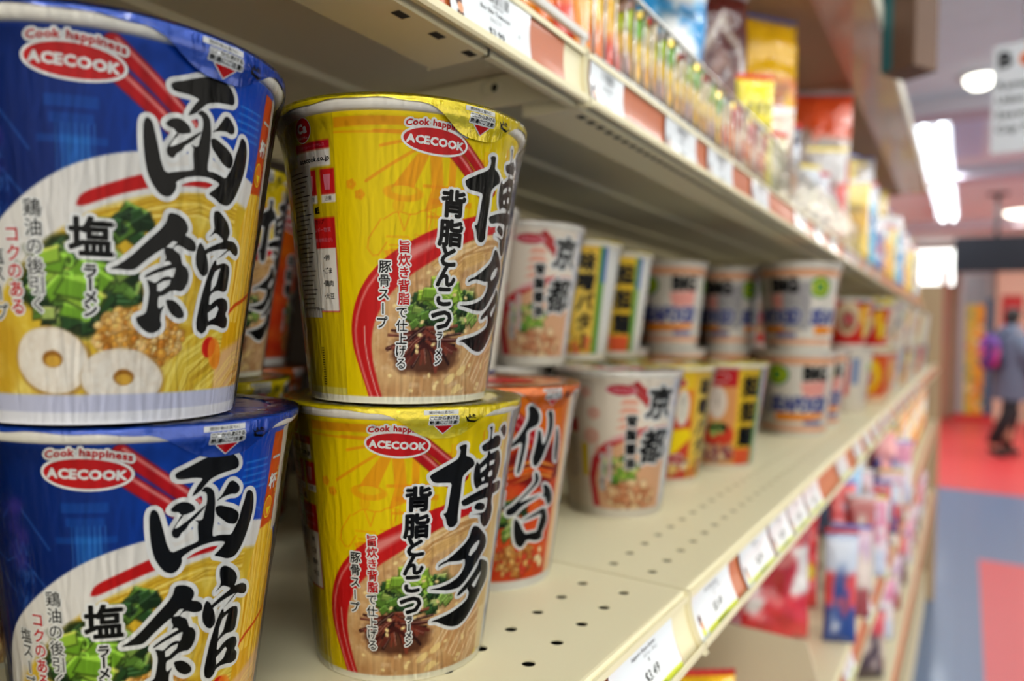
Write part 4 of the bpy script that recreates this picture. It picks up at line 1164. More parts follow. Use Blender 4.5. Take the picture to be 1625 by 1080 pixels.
# ceiling lamps: open channel with two tubes
HOUS = mat('lamp_housing', (226, 228, 232), .5)
TUBE = mat('lamp_tube', (255, 255, 255), .5, emit=(238, 252, 255), estr=9.0)
def lamp(x0, x1, y, label, group='fluorescent ceiling lamps', tubes=(-55, 55), z=1500):
    L = x1-x0
    t = thing('ceiling_lamp', label, 'ceiling lamp', ((x0+x1)/2, y, z), 0, group)
    h = MB(); h.box(-L/2, L/2, -110, 110, -14, 0); h.box(-L/2, L/2, -112, -106, -44, -14); h.box(-L/2, L/2, 106, 112, -44, -14)
    h.build('housing', HOUS, t)
    for q in tubes: MB().tube([(-L/2+20, q, -34), (L/2-20, q, -34)], 17, 10).build('tube', TUBE, t, smooth=True)
names_ = ['first twin tube ceiling lamp of the bright row over the aisle', 'second twin tube ceiling lamp of the bright row over the aisle', 'third twin tube ceiling lamp of the bright row over the aisle', 'farthest twin tube ceiling lamp of the bright row over the aisle']
for i in range(4): lamp(5500+i*1290, 6720+i*1290, 245, names_[i])
for i in range(3):
    lamp(-1650+2100*i, -150+2100*i, -700, 'twin tube ceiling lamp above the near aisle', 'lamps above the near aisle')
    lamp(-1650+2100*i, -150+2100*i, -2300, 'twin tube ceiling lamp above the next aisle', 'lamps above the next aisle')
lamp(4720, 5080, -30, 'short bright ceiling lamp beside the hanging aisle sign', None) if False else None
t = thing('ceiling_lamp', 'round bright ceiling lamp beside the hanging aisle sign', 'ceiling lamp', (4900, -20, 1500))
MB().lathe([(0.1, 0), (110, 0), (110, -16), (80, -20)], 32).build('housing', HOUS, t, smooth=True)
MB().lathe([(78, -18), (70, -50), (40, -76), (0.1, -84)], 32).build('globe', mat('warm_globe', (255, 255, 255), .4, emit=(255, 255, 236), estr=5.0), t, smooth=True)
t = thing('ceiling_lamp', 'round ceiling lamp farther off at the right edge', 'ceiling lamp', (10400, -520, 1500))
MB().lathe([(0.1, 0), (230, 0), (230, -16), (200, -20)], 32).build('housing', HOUS, t, smooth=True)
MB().lathe([(198, -18), (150, -60), (50, -80), (0.1, -84)], 32).build('globe', MATS['warm_globe'], t, smooth=True)
t = thing('ceiling_panel', 'pale blue square panel on the ceiling beside the tube lamps', 'ceiling panel', (6300, 30, 1485))
MB().box(-750, 750, -90, 110, 0, 14).build('panel', mat('blue_panel', (190, 212, 240), .4), t); MB().box(-770, 770, -96, 116, 10, 15).build('frame', HOUS, t)

# ------------------------------------------------------------------ gondola shelving
CREAM = mat('cream_enamel', (216, 206, 170), 0.42, coat=0.0, bump=.04, bscale=900)
BACK = mat('dark_pegboard', (62, 46, 34), .7)
INSERT = mat('brown_channel_insert', (178, 92, 44), 0.35, coat=.2)
SLOT = mat('slot_shadow', (30, 26, 20), .9)
X_JOINTS = [-850, 369.4, 1588.6, 2807.8, 4027]
Y_BACK = 520

def deck(label, x0, x1, yf, z, group, holes=False, ch=30, tilt=9, underside=False, zthick=20, notch=None, matl=None):
    """one enamelled shelf: tray with front lip, price channel, and side flanges; origin at its front left top edge"""
    M_ = matl or CREAM
    W_, D_ = x1-x0, Y_BACK-4-yf
    t = thing('shelf_deck', label, 'shelf', (x0, yf, z), 0, group)
    q = MB()
    if holes:
        pitch, hr = 24.0, 3.0
        rows = (148.4-yf, 172.4-yf)
        ya, yb = rows[0]-12, rows[1]+12
        x_first = (16.8 if x0 > 0 else ((250.2-x0) % pitch))
        xs = []
        x = x_first
        while x < W_-14: xs.append(x); x += pitch
        if x0 < 0: xs = [v for v in xs if v+x0 > 180]
        else: xs = [v for v in xs if v < 800]
        q.add([(1, 2, 0), (W_-1, 2, 0), (W_-1, ya, 0), (1, ya, 0)], [(0, 1, 2, 3)])
        q.add([(1, yb, 0), (W_-1, yb, 0), (W_-1, D_, 0), (1, D_, 0)], [(0, 1, 2, 3)])
        xa, xb = xs[0]-12, xs[-1]+12
        q.add([(1, ya, 0), (xa, ya, 0), (xa, yb, 0), (1, yb, 0)], [(0, 1, 2, 3)])
        q.add([(xb, ya, 0), (W_-1, ya, 0), (W_-1, yb, 0), (xb, yb, 0)], [(0, 1, 2, 3)])
        for ry in rows:
            for cx in xs:
                n = 24; V = []
                for k in range(n):
                    a = 2*math.pi*k/n+math.pi/4; ca, sa = math.cos(a), math.sin(a); m_ = max(abs(ca), abs(sa))
                    V.append((cx+12*ca/m_, ry+12*sa/m_, 0))
                for k in range(n):
                    a = 2*math.pi*k/n+math.pi/4; V.append((cx+hr*math.cos(a), ry+hr*math.sin(a), 0))
                for k in range(n):
                    a = 2*math.pi*k/n+math.pi/4; V.append((cx+hr*math.cos(a), ry+hr*math.sin(a), -0.8))
                F = [(k, (k+1) % n, n+(k+1) % n, n+k) for k in range(n)]+[(n+k, n+(k+1) % n, 2*n+(k+1) % n, 2*n+k) for k in range(n)]
                q.add(V, F)
    else:
        q.add([(1, 2, 0), (W_-1, 2, 0), (W_-1, D_, 0), (1, D_, 0)], [(0, 1, 2, 3)])
    # rounded front edge, side and back flanges
    q.sweep_x([(2.2, 0), (0.8, -.4), (0, -1.4), (0, -2.2), (2.4, -2.4), (2.4, -1.2)], 0.6, W_-0.6)
    q.box(0.6, 2.0, 2, D_, -zthick, -.1); q.box(W_-2, W_-.6, 2, D_, -zthick, -.1); q.box(2, W_-2, D_-2, D_, -zthick, -.1)
    q.build('deck_panel', M_, t)
    if holes: MB().box(4, W_-4, 8, 62, -5.4, -5.2).build('inner_tray', mat('bare_dark_steel', (44, 42, 36), .7), t)  # dark sheet below the holes, its colour stands in for their shade
    if underside:
        # front box section, recessed belly and stiffening ribs seen from below
        q = MB(); zb = -zthick-(14 if ch > 30 else 8)
        q.sweep_x([(4, -4), (4, zb), (39, zb), (42, zb+3), (42, -4)], 1, W_-(90 if ch > 30 else 1), closed=False)
        for xe in (1, W_-(90 if ch > 30 else 1)): q.add([(xe, 4, -4), (xe, 4, zb), (xe, 42, zb), (xe, 42, -4)], [(0, 1, 2, 3)])
        q.sweep_x([(4, -4), (4, zb), (8, zb), (8, -4)], W_-92, W_-1)
        bz = -7 if ch > 30 else -17
        q.box(2, W_-2, 42, D_-3, bz, bz+2)
        for yy in (150, 240): q.sweep_x([(yy, bz), (yy+4, bz-3), (yy+14, bz-3), (yy+18, bz)], 3, W_-3)
        q.build('underside', M_, t)
        q = MB(); px = 8.0 if x0 < 0 else 6.0
        x = 14.0
        while x < min(W_-96, 1200):
            q.box(x, x+7, 8, 12.5, zb-.25, zb+.4); x += 24 if x0 < 0 else 13
        q.build('slots', SLOT, t)
    # price channel, its face leaning out at the foot
    q = MB(); n = 10; face, back_ = [], []
    for k in range(n+1):
        s = k/n; zz = -2.2-s*(ch-2.2); bow = -2.0*math.sin(math.pi*s)
        face.append((-tilt*s**1.2-bow*0.8+.2, zz))
    pr = face+[(a+1.2, b_) for a, b_ in face[::-1]]
    q.sweep_x(pr, 1.2, W_-1.2)
    yl = face[-1][0]
    q.sweep_x([(yl+1.4, -ch), (yl-1.4, -ch-.2), (yl-2.6, -ch+1.0), (yl-2.6, -ch+4.2), (yl-1.6, -ch+4.6), (yl-1.2, -ch+2.4), (yl+.6, -ch+1.6)], 1, W_-1)
    q.sweep_x([(.6, -2), (-1.6, -2.2), (-1.8, -5.2), (-1, -5.6), (-.6, -3.4), (.6, -3.2)], 1, W_-1)
    for s_ in (1.0, W_-2.4): q.add(*endcap(face, s_, ch, yl))
    q.build('price_channel', M_, t)
    # coloured strip behind the clear cover, stopping short of the joint
    q = MB(); i0, i1 = (60 if x0 < 0 else 4), W_-(24 if x0 < 0 else 3)
    for k in range(1, n-1):
        a, b_ = face[k], face[k+1]
        q.add([(i0, a[0]-.35, a[1]), (i1, a[0]-.35, a[1]), (i1, b_[0]-.35, b_[1]), (i0, b_[0]-.35, b_[1])], [(0, 3, 2, 1)])
    q.build('channel_insert', INSERT, t, smooth=True, label='brown strip in the price channel')
    t['_face'] = 0
    del t['_face']
    return t, face
def endcap(face, x, ch, yl):
    """thin raised end of the channel"""
    V = []
    out = [(yl-3.4, -ch-1.4), (yl+3, -ch-1.8), (6, -6), (3, .2), (-2.2, -.6)]+[(a-2.2, b_) for a, b_ in face[2:-1]]
    n = len(out)
    for xx in (x, x+1.4): V += [(xx, a, b_) for a, b_ in out]
    return V, [tuple(range(n)), tuple(range(n, 2*n))[::-1]]+[(i, i+n, (i+1) % n+n, (i+1) % n) for i in range(n)]

TAGP = mat('price_tag_paper', (218, 222, 224), .3, coat=.4)
mat('tag_lime', (206, 214, 60), .35)
mat('tag_green', (70, 110, 40), .5)
mat('tag_brown', (70, 34, 26), .5)
mat('tag_skin', (214, 150, 110), .5)
mat('tag_grey', (90, 92, 96), .5)
_tags = {}
def price_tag(label, x, yf, z, w, face, ch, group, big=True, lines=('Sapporo Shoyu 3.2oz', '8'), price='$3.49', flip=False):
    """curled card held in the channel"""
    n = 10; u = MB()
    def cf(v):   # v = 0 at the top of the channel, 1 at the foot
        s = np.clip(v, 0, 1)*(len(face)-1); i = np.minimum(s.astype(int), len(face)-2); f = s-i
        A = np.array(face); return A[i]*(1-f)[:, None]+A[i+1]*f[:, None]
    vs = np.linspace(.10, .92, 10); us = np.linspace(0, w, 9)
    V, F = [], []
    for v in vs:
        a = cf(np.array([v]))[0]
        for uu in us:
            e = min(uu, w-uu)/w; lift = 1.2+.7*math.exp(-e*12)
            V.append((uu, a[0]-lift, a[1]))
    W9 = len(us)
    F = [(i*W9+j, (i+1)*W9+j, (i+1)*W9+j+1, i*W9+j+1) for i in range(len(vs)-1) for j in range(W9-1)]
    key = (round(w), big, price, lines, flip, ch)
    p = Print()
    H_ = 26.0
    if flip:
        for k in range(int(w*.45)): 
            if random.Random(k).random() > .25: p.rect(w*.34+k*.9, w*.34+k*.9+random.Random(k+9).uniform(.2, .6), 19.5, 24.5, 'ink_black', off=.05)
        p.text('4901071221', w*.58, 18.3, 1.9, off=.05)
        p.text(lines[0], w*.55, 15.2, 2.9, bold=.05, off=.05); p.text('とんこつ', w*.55, 11.4, 2.6, off=.05); p.text(lines[1], w*.86, 11.4, 3, off=.05)
        p.text(price, w*.55, 5.0, 5.6, bold=.12, off=.05)
    else:
        p.text(lines[0], w*.52, 22.4, 2.8, bold=.04, off=.05); p.text('12.3 oz - 350 g', w*.62, 19.2, 2.4, 'tag_grey', off=.05); p.text(lines[1], w*.58, 16.0, 2.8, bold=.04, off=.05)
        p.text(price, w*.58, 9.6, 7.0, bold=.14, off=.05)
        p.rect(w*.2, w-.5, 0.4, 3.2, 'tag_lime', off=.04)
        p.text('SPECIAL PRICE CLUB', w*.58, 1.8, 2.0, 'tag_green', bold=.06, off=.12)
    p.oval(w*.09+1, 10, 2.6, 3.4, 'tag_brown', off=.05); p.oval(w*.1+1.4, 7.0, 2.2, 2.4, 'tag_skin', off=.12); p.rect(w*.06+1, w*.13+1.5, 2, 5.2, 'tag_brown' if flip else 'tag_lime', off=.05)
    def sf(uu, vv, off):
        v = .10+.82*(1-np.asarray(vv)/H_); A = cf(v); e = np.minimum(uu, w-np.asarray(uu))/w
        return np.stack([uu, A[:, 0]-(1.2+.7*np.exp(-e*12))-off, A[:, 1]], 1)
    V3, F3, M3 = p.wrap(sf, 8)
    o_ = len(V); V = np.concatenate([np.array(V), V3]); F = F+[tuple(i+o_ for i in f) for f in F3]
    ms, mn, ML = [TAGP], {}, [0]*(len(F)-len(F3))
    for nm in M3:
        if nm not in mn: mn[nm] = len(ms); ms.append(MATS[nm])
        ML.append(mn[nm])
    mm = build_mesh('price_tag', V, F, ms, ML)
    return link('price_tag', mm, None, (x, yf, z), label=label, category='price tag', group=group)

G1 = 'cream shelf decks'
seg_ = ['near', 'second', 'third', 'far']
faceA = None
for i in range(4):
    x0, x1 = X_JOINTS[i], X_JOINTS[i+1]
    lab = ['cream enamel shelf under the front blue and yellow cups', 'cream enamel shelf beyond the seam under the white and red cups', 'third cream shelf along the middle row, under far red cups', 'last cream shelf of the middle row at the aisle end'][i]
    _, faceA = deck(lab, x0, x1, 122.5, SHELF_Z, 'middle row of shelves', holes=(i < 2), underside=True)
    lab = ['cream shelf overhead, above the front cups, seen from below', 'cream shelf overhead carrying the caged packets, past the seam', 'third overhead shelf with shiny bags on it', 'last overhead shelf with far bags at the aisle end'][i]
    _, faceB = deck(lab, x0, x1, 190, 161.5, 'overhead row of shelves', ch=33, tilt=2, underside=True)
    lab = ['low shelf under the front shelf, mostly hidden', 'low shelf carrying the cardboard box and red bags', 'third low shelf with pink and blue packs', 'last low shelf at the aisle end'][i]
    deck(lab, x0, x1, 120, -410, 'low row of shelves')
    if i:
        deck(['', 'bottom shelf below the tags, nearest in view', 'bottom shelf, middle stretch', 'bottom shelf, aisle end'][i], x0, x1, 120, -740, 'bottom row of shelves')
# top shelf: wide brown-backed canopy shelf higher up
CANOPY = mat('canopy_brown', (176, 118, 82), .3, coat=.35, mottled=.1)
for i, (a, b_) in enumerate(((150, 369.4), (369.4, 1588.6), (1588.6, 2900))):
    t = thing('canopy_shelf', ['canopy shelf piece above the nearest packets, out of frame', 'glossy brown canopy shelf above the bags, near length', 'glossy brown canopy shelf above the bags, far length ending at the lamps'][i], 'shelf', (a, 130, 500), 0, 'high canopy shelves')
    L = b_-a
    MB().box(1, L-1, 4, 80, 0, 3).build('front_band', CANOPY, t)
    MB().box(1, L-1, 80, 380, 6, 9).build('deck_panel', mat('canopy_tan', (176, 140, 98), .6), t)
    q = MB(); q.sweep_x([(0, -1), (4, -1), (4, 34), (0, 34)], 1, L-1); q.build('front_lip', mat('cream_lip', (222, 214, 196), .3), t)
    q = MB(); q.box(1, 4, 80, 380, -2, 8); q.box(L-4, L-1, 80, 380, -2, 8); q.box(1, L-1, 78, 82, -3, 8); q.build('flanges', CANOPY, t)

# back panels, uprights and brackets
bp = MB().box(0, 1217, 0, 8, 0, 2000).build('back_panel', BACK, None, (X_JOINTS[0]+1, Y_BACK, FLOOR+20)); bp['label'] = 'dark back panel behind the front cups'; bp['category'] = 'panel'; bp['group'] = 'shelf back panels'
for i in range(1, 4):
    o = bp.copy(); COL.objects.link(o); o.location = P(X_JOINTS[i]+1, Y_BACK, FLOOR+20)
    o['label'] = ['', 'dark back panel behind the white and red cups', 'dark back panel of the third shelf bay', 'dark back panel of the last shelf bay'][i]
for i, xj in enumerate(X_JOINTS):
    t = thing('shelf_upright', ['slotted upright outside the frame at the near end', 'slotted upright at the seam of the first two bays', 'slotted upright between second and third bay', 'slotted upright between third and last bay', 'slotted upright at the aisle end'][i], 'upright', (xj, Y_BACK-3, FLOOR), 0, 'shelf uprights')
    MB().box(-15, 15, -8, -.5, 0, 2000).build('post', CREAM, t)
    q = MB()
    for k in range(60): q.box(-8, -5, -8.3, -7.9, 700+k*20, 710+k*20); q.box(5, 8, -8.3, -7.9, 700+k*20, 710+k*20)
    q.build('slots', SLOT, t)
# shelf brackets: tapering plates with a pressed eye
def bracket(label, x, yf, z, D, hole=None):
    t = thing('shelf_bracket', label, 'bracket', (x, yf, z), 0, 'shelf brackets')
    out = [(12, -8), (14, -28), (84, -27), (124, -25), (128, -20), (127, -12), (122, -9)]
    V = [(-1, a, b_) for a, b_ in out]+[(1, a, b_) for a, b_ in out]; n = len(out)
    q = MB().add(V, [tuple(range(n)), tuple(range(n, 2*n))[::-1]]+[(i, i+n, (i+1) % n+n, (i+1) % n) for i in range(n)])
    q.build('plate', CREAM, t)
    MB().box(2, 5, 100, D, -34, -9).build('arm', CREAM, t)
    e = MB(); cy, cz = 62, -15
    V, F = [], []
    for i, (r_, dx) in enumerate(((11, 0), (10, -1.2), (8.5, -1.6), (8, -.6))):
        V += [(-1+dx, cy+r_*math.cos(a)*.75, cz+r_*math.sin(a)*.62) for a in [k*math.pi/12 for k in range(24)]]
    for i in range(3): F += [(i*24+k, i*24+(k+1) % 24, (i+1)*24+(k+1) % 24, (i+1)*24+k) for k in range(24)]
    e.add(V, F).build('eye_ring', CREAM, t, smooth=True)
    V = [(-1.15, cy-3+2.4*math.cos(a), cz+2.6*math.sin(a)) for a in [k*math.pi/8 for k in range(16)]]
    MB().add(V, [tuple(range(16))]).build('eye_hole', SLOT, t)
for i, xj in enumerate(X_JOINTS[1:4]):
    bracket(['tapering bracket with round eye under the overhead shelf seam', 'bracket under the overhead shelf, second joint', 'bracket under the overhead shelf, third joint'][i], xj-4, 190, 161.5, Y_BACK-198)
    bracket(['bracket under the middle shelf seam beside the front price tag', 'bracket under the middle shelf, second joint', 'bracket under the middle shelf, third joint'][i], xj-4, 124, SHELF_Z-10, Y_BACK-134)
# plinth and end board of the gondola
o = MB().box(0, 4870, 0, 20, 0, 150).build('plinth', CREAM, None, (-850, 140, FLOOR)); o['label'] = 'cream kick plate at the foot of the shelving'; o['category'] = 'kick plate'
t = thing('end_board', 'beige end board closing the far end of the shelving', 'board', (4048, 105, FLOOR))
MB().box(0, 26, 0, 430, 0, 1550).build('board', mat('beige_board', (176, 152, 118), .6), t, bevel=2)

# price tags
tl = [(268, 74, ('Sapporo Shoyu Ramen', '8'), '$3.49', 'white price tag reading $3.49 at the front of the perforated shelf'),
      (372, 70, ('Bowl Noodle Spicy', '6'), '$3.49', 'white price tag just past the shelf seam'),
      (467, 76, ('Cup Ramen', '6'), '$2.99', 'price tag beyond a brown gap, second past the seam'),
      (549, 60, ('Cup Ramen', '6'), '$2.99', 'third price tag past the seam on the middle shelf'),
      (614, 62, ('Cup Ramen', '6'), '$2.99', 'fourth price tag past the seam on the middle shelf'),
      (682, 70, ('Cup Ramen', '6'), '$3.99', 'fifth price tag past the seam on the middle shelf')]
for x, w_, ln, pr, lb in tl: price_tag(lb, x, 122.5, SHELF_Z, w_, faceA, 30, 'tags on the middle shelf', lines=ln, price=pr)
for i, x in enumerate((870, 1010, 1120, 1230, 1345, 1460, 1640, 1800, 1960, 2130, 2300, 2500)):
    price_tag('small glinting price tag number-blurred, place %s along the far middle shelf' % ['one', 'two', 'three', 'four', 'five', 'six', 'seven', 'eight', 'nine', 'ten', 'eleven', 'twelve'][i] if False else 'blurred price tag far along the middle shelf channel', x, 122.5, SHELF_Z, 70, faceA, 30, 'far tags on the middle shelf')
tu = [(241, 66, ('Bao Shin Tonkotsu', '4'), '$3.99', 'upper tag with barcode and $3.99 above the front yellow cup'),
      (375, 47, ('Soup Base', '2'), '$7.19', 'upper tag right after the overhead shelf seam'),
      (498, 68, ('Noodle', '2'), '$7.19', 'upper tag second past the overhead seam'),
      (598, 74, ('Noodle', '2'), '$2.19', 'upper tag third past the overhead seam'),
      (745, 70, ('Noodle', '2'), '$2.19', 'upper tag fourth past the overhead seam')]
for x, w_, ln, pr, lb in tu: price_tag(lb, x, 190, 161.5, w_, faceB, 33, 'tags on the overhead shelf', lines=ln, price=pr, flip=True)
for x in (960, 1100, 1230, 1400, 1520, 1700, 1900): price_tag('blurred price tag far along the overhead shelf channel', x, 190, 161.5, 70, faceB, 33, 'far tags on the overhead shelf', flip=True)
for x in (960, 1180, 1420, 1640, 1900, 2200): price_tag('blurred price tag on the low shelf edge', x, 120, -410, 74, faceA, 30, 'tags on the low shelf')

# wire fence on the overhead shelf
CHROME = mat('chrome_wire', (200, 198, 192), .18, metal=1)
t = thing('wire_fence', 'chrome wire fence holding the thin packets on the overhead shelf', 'shelf fence', (388, 194, 162))
MB().tube([(0, 0, 2), (490, 0, 2)], 1.3).build('lower_rail', CHROME, t, smooth=True)
MB().tube([(0, 0, 60), (490, 0, 60)], 1.6).build('upper_rail', CHROME, t, smooth=True)
q = MB()
for k in range(33): q.tube([(k*15.3, 0, 0.5), (k*15.3, 0, 60)], 0.9, 6)
q.build('wires', CHROME, t, smooth=True)
o = MB().box(0, 385, 0, 4, 0, 5).build('shelf_rail', mat('white_rail', (206, 202, 196), .3, coat=.5), None, (0, 195, 171), bevel=1.2)
o['label'] = 'whitish plastic rail along the overhead shelf edge before the fence'; o['category'] = 'rail'
for k, x in enumerate((10, 378)): MB().box(0, 4, 1, 3, -9.4, .5).build('foot', MATS['white_rail'], o, (x, 0, 0))
# ------------------------------------------------------------------ cups on the shelf
G_ = 'noodle cups on the middle shelf'
cup('blue', 138.58, 236.77, 0, 'blue seafood-broth cup at the lower left, under the other blue cup', 'blue noodle cups', -4.5/42)
cup('blue', 123.54, 228.47, 1, 'blue cup with big black brush letters stacked on top at the left', 'blue noodle cups')
cup('yellow', 234.86, 204.16, 0, 'yellow cup standing on the shelf in front, under the other yellow cup', 'yellow noodle cups')
cup('yellow', 223.60, 197.18, 1, 'yellow cup on top of the front yellow stack', 'yellow noodle cups', 12.5/42)
cup('orange', 334.5, 226.8, 0, 'orange cup with two brush letters just right of the yellow stack', 'orange noodle cups')
cup('pink', 510, 228, 0, 'cream and pink cup standing alone in front on the perforated shelf', 'pink and cream noodle cups')
cup('pink', 488, 329, 0, 'cream cup hidden behind the pink cup, bottom of the stack', 'pink and cream noodle cups')
cup('pink', 488, 303, 1, 'cream and pink cup on the upper tier right of the yellow stack', 'pink and cream noodle cups', .05)
cup('miso', 636, 240, 0, 'red and yellow cup with two white ovals behind the pink cup', 'gold noodle cups', .42)
cup('miso', 602, 341, 0, 'gold cup hidden under the upper gold cup', 'gold noodle cups', -.4)
cup('miso', 598, 319, 1, 'gold cup with large black vertical lettering on the upper tier', 'gold noodle cups', -.28)
cup('tantan', 738, 217, 0, 'red cup with herb picture and black lettering, last of the small front cups', 'gold noodle cups', .15)
cup('tantan', 706, 333, 0, 'gold and red cup hidden below the second upper gold cup', 'gold noodle cups', -.4)
cup('tantan', 699, 328, 1, 'narrow looking gold cup with three black letters on the upper tier', 'gold noodle cups', -.2)
cup('yellow', 232, 352, 0, 'yellow cup in the gap between blue and yellow stacks, lower', 'yellow noodle cups', .42)
cup('yellow', 232, 352, 1, 'yellow cup seen in the gap between blue and yellow stacks, upper', 'yellow noodle cups', .42)
cup('orange', 312, 428, 0, 'dim orange cup deep behind the yellow stack, lower', 'orange noodle cups', .3)
cup('orange', 312, 428, 1, 'dim orange cup deep behind the yellow stack, upper', 'orange noodle cups', .9)
cup('blue', 386.5, 320, 0, 'blue cup behind the orange cup, lower', 'blue noodle cups', .3)
cup('pink', 385, 301, 1, 'pale cup edge with blue marks between yellow stack and upper pink cup', 'pink and cream noodle cups', -1.4) 
cup('yellow', 130, 350, 0, 'yellow cup behind the blue stack, lower', 'yellow noodle cups')
cup('yellow', 130, 350, 1, 'yellow cup behind the blue stack, upper', 'yellow noodle cups')
cup('blue', 38, 292, 0, 'blue cup outside the left edge, lower', 'blue noodle cups')
sbig = 112+3.4
G2 = 'big white seafood cups'
def big(x, y, lv, lab, turn=0): return cup('big', x, y, 0, lab, G2, turn, zbase=SHELF_Z+.05+lv*sbig)
big(1038, 200, 0, 'big white cup with blue seafood lettering on the shelf, nearest of its kind', .12)
big(1152, 200, 0, 'big white cup just behind the lettered big cup, only its edge showing', .3)
big(1030, 196, 1, 'big white cup on top with grey ingredient panel, nearest the aisle', 1.15)
big(1072, 306, 0, 'big cup hidden under the shaded upper big cup', .5)
big(1068, 304, 1, 'shaded big cup on the upper tier left of the one near the aisle', 1.3)
big(846, 396, 0, 'big cup deep in the shelf, lower', .1)
big(846, 396, 1, 'white cup with green spot deep in shade on the upper tier', -.1)
big(950, 352, 0, 'second big cup deep in the shelf, lower', .1)
big(950, 352, 1, 'second white cup with green spot in shade on the upper tier', .0)
def c2(kd, x, y, lv, lab, grp, turn=0, st=None):
    cup(kd, x, y, 0, lab, grp, turn, zbase=SHELF_Z+.05+(0 if not lv else st))
c2('white', 1404, 190, 0, 'far white cup right of the big lettered cup on the shelf', 'far cups', -.3)
c2('red', 1404, 190, 1, 'far red cup stacked on the far white cup', 'far cups', .2, 113.2)
c2('white', 1300, 330, 0, 'far white cup in the back row', 'far cups')
c2('red', 1290, 330, 1, 'far red cup in the back row, upper', 'far cups', .6, 113.2)
c2('gold', 1640, 176, 0, 'far orange and yellow cup under the red ones', 'far cups', .1)
c2('red', 1640, 176, 1, 'far red cup on top of the orange and yellow cup', 'far cups', -.2, stack_h)
c2('gold', 1530, 260, 0, 'far orange cup in the second row', 'far cups')
c2('red', 1530, 260, 1, 'far red cup on the second row stack', 'far cups', .9, stack_h)
for i, x in enumerate((1800, 1960, 2130, 2300, 2480, 2680, 2900, 3120, 3340)):
    a, b_ = [('gold', 'yellow'), ('white', 'pink'), ('blue', 'white')][i % 3]
    hh = KINDS[a].H+3.4
    gl = 'blurred distant cups'
    cup(a, x, 180, 0, 'blurred distant cup on the middle shelf, lower tier', 'distant cups, lower tier', .3*i)
    cup(b_, x, 180, 0, 'blurred distant cup on the middle shelf, upper tier', 'distant cups, upper tier', .5*i, zbase=SHELF_Z+.05+hh)

# sticker with import facts on the yellow cups' left side
STICK = mat('sticker_paper', (206, 204, 196), .4)
def sticker(parent, kd='yellow'):
    k = KINDS[kd]; p = Print()
    p.rect(-64, -47.6, 31, 86, STICK.name, off=.3)
    for i in range(30): p.rect(-62+(i % 3), -52+(i*7 % 4), 84-i*1.7, 84.5-i*1.7-.9, 'ink_black', off=.36)
    p.text('PRODUCT OF JAPAN', -53.5, 34, 1.5, off=.4)
    V, F, M = p.wrap(surf_of(k), 3); nm = sorted(set(M))
    link('import_sticker', build_mesh('import_sticker', V, F, [MATS[n] for n in nm], [nm.index(n) for n in M]), parent, label='white import sticker')
for o in [o for o in COL.objects if o.get('category') == 'noodle cup' and o['label'] in ('yellow cup standing on the shelf in front, under the other yellow cup', 'yellow cup on top of the front yellow stack')]:
    sticker(o)

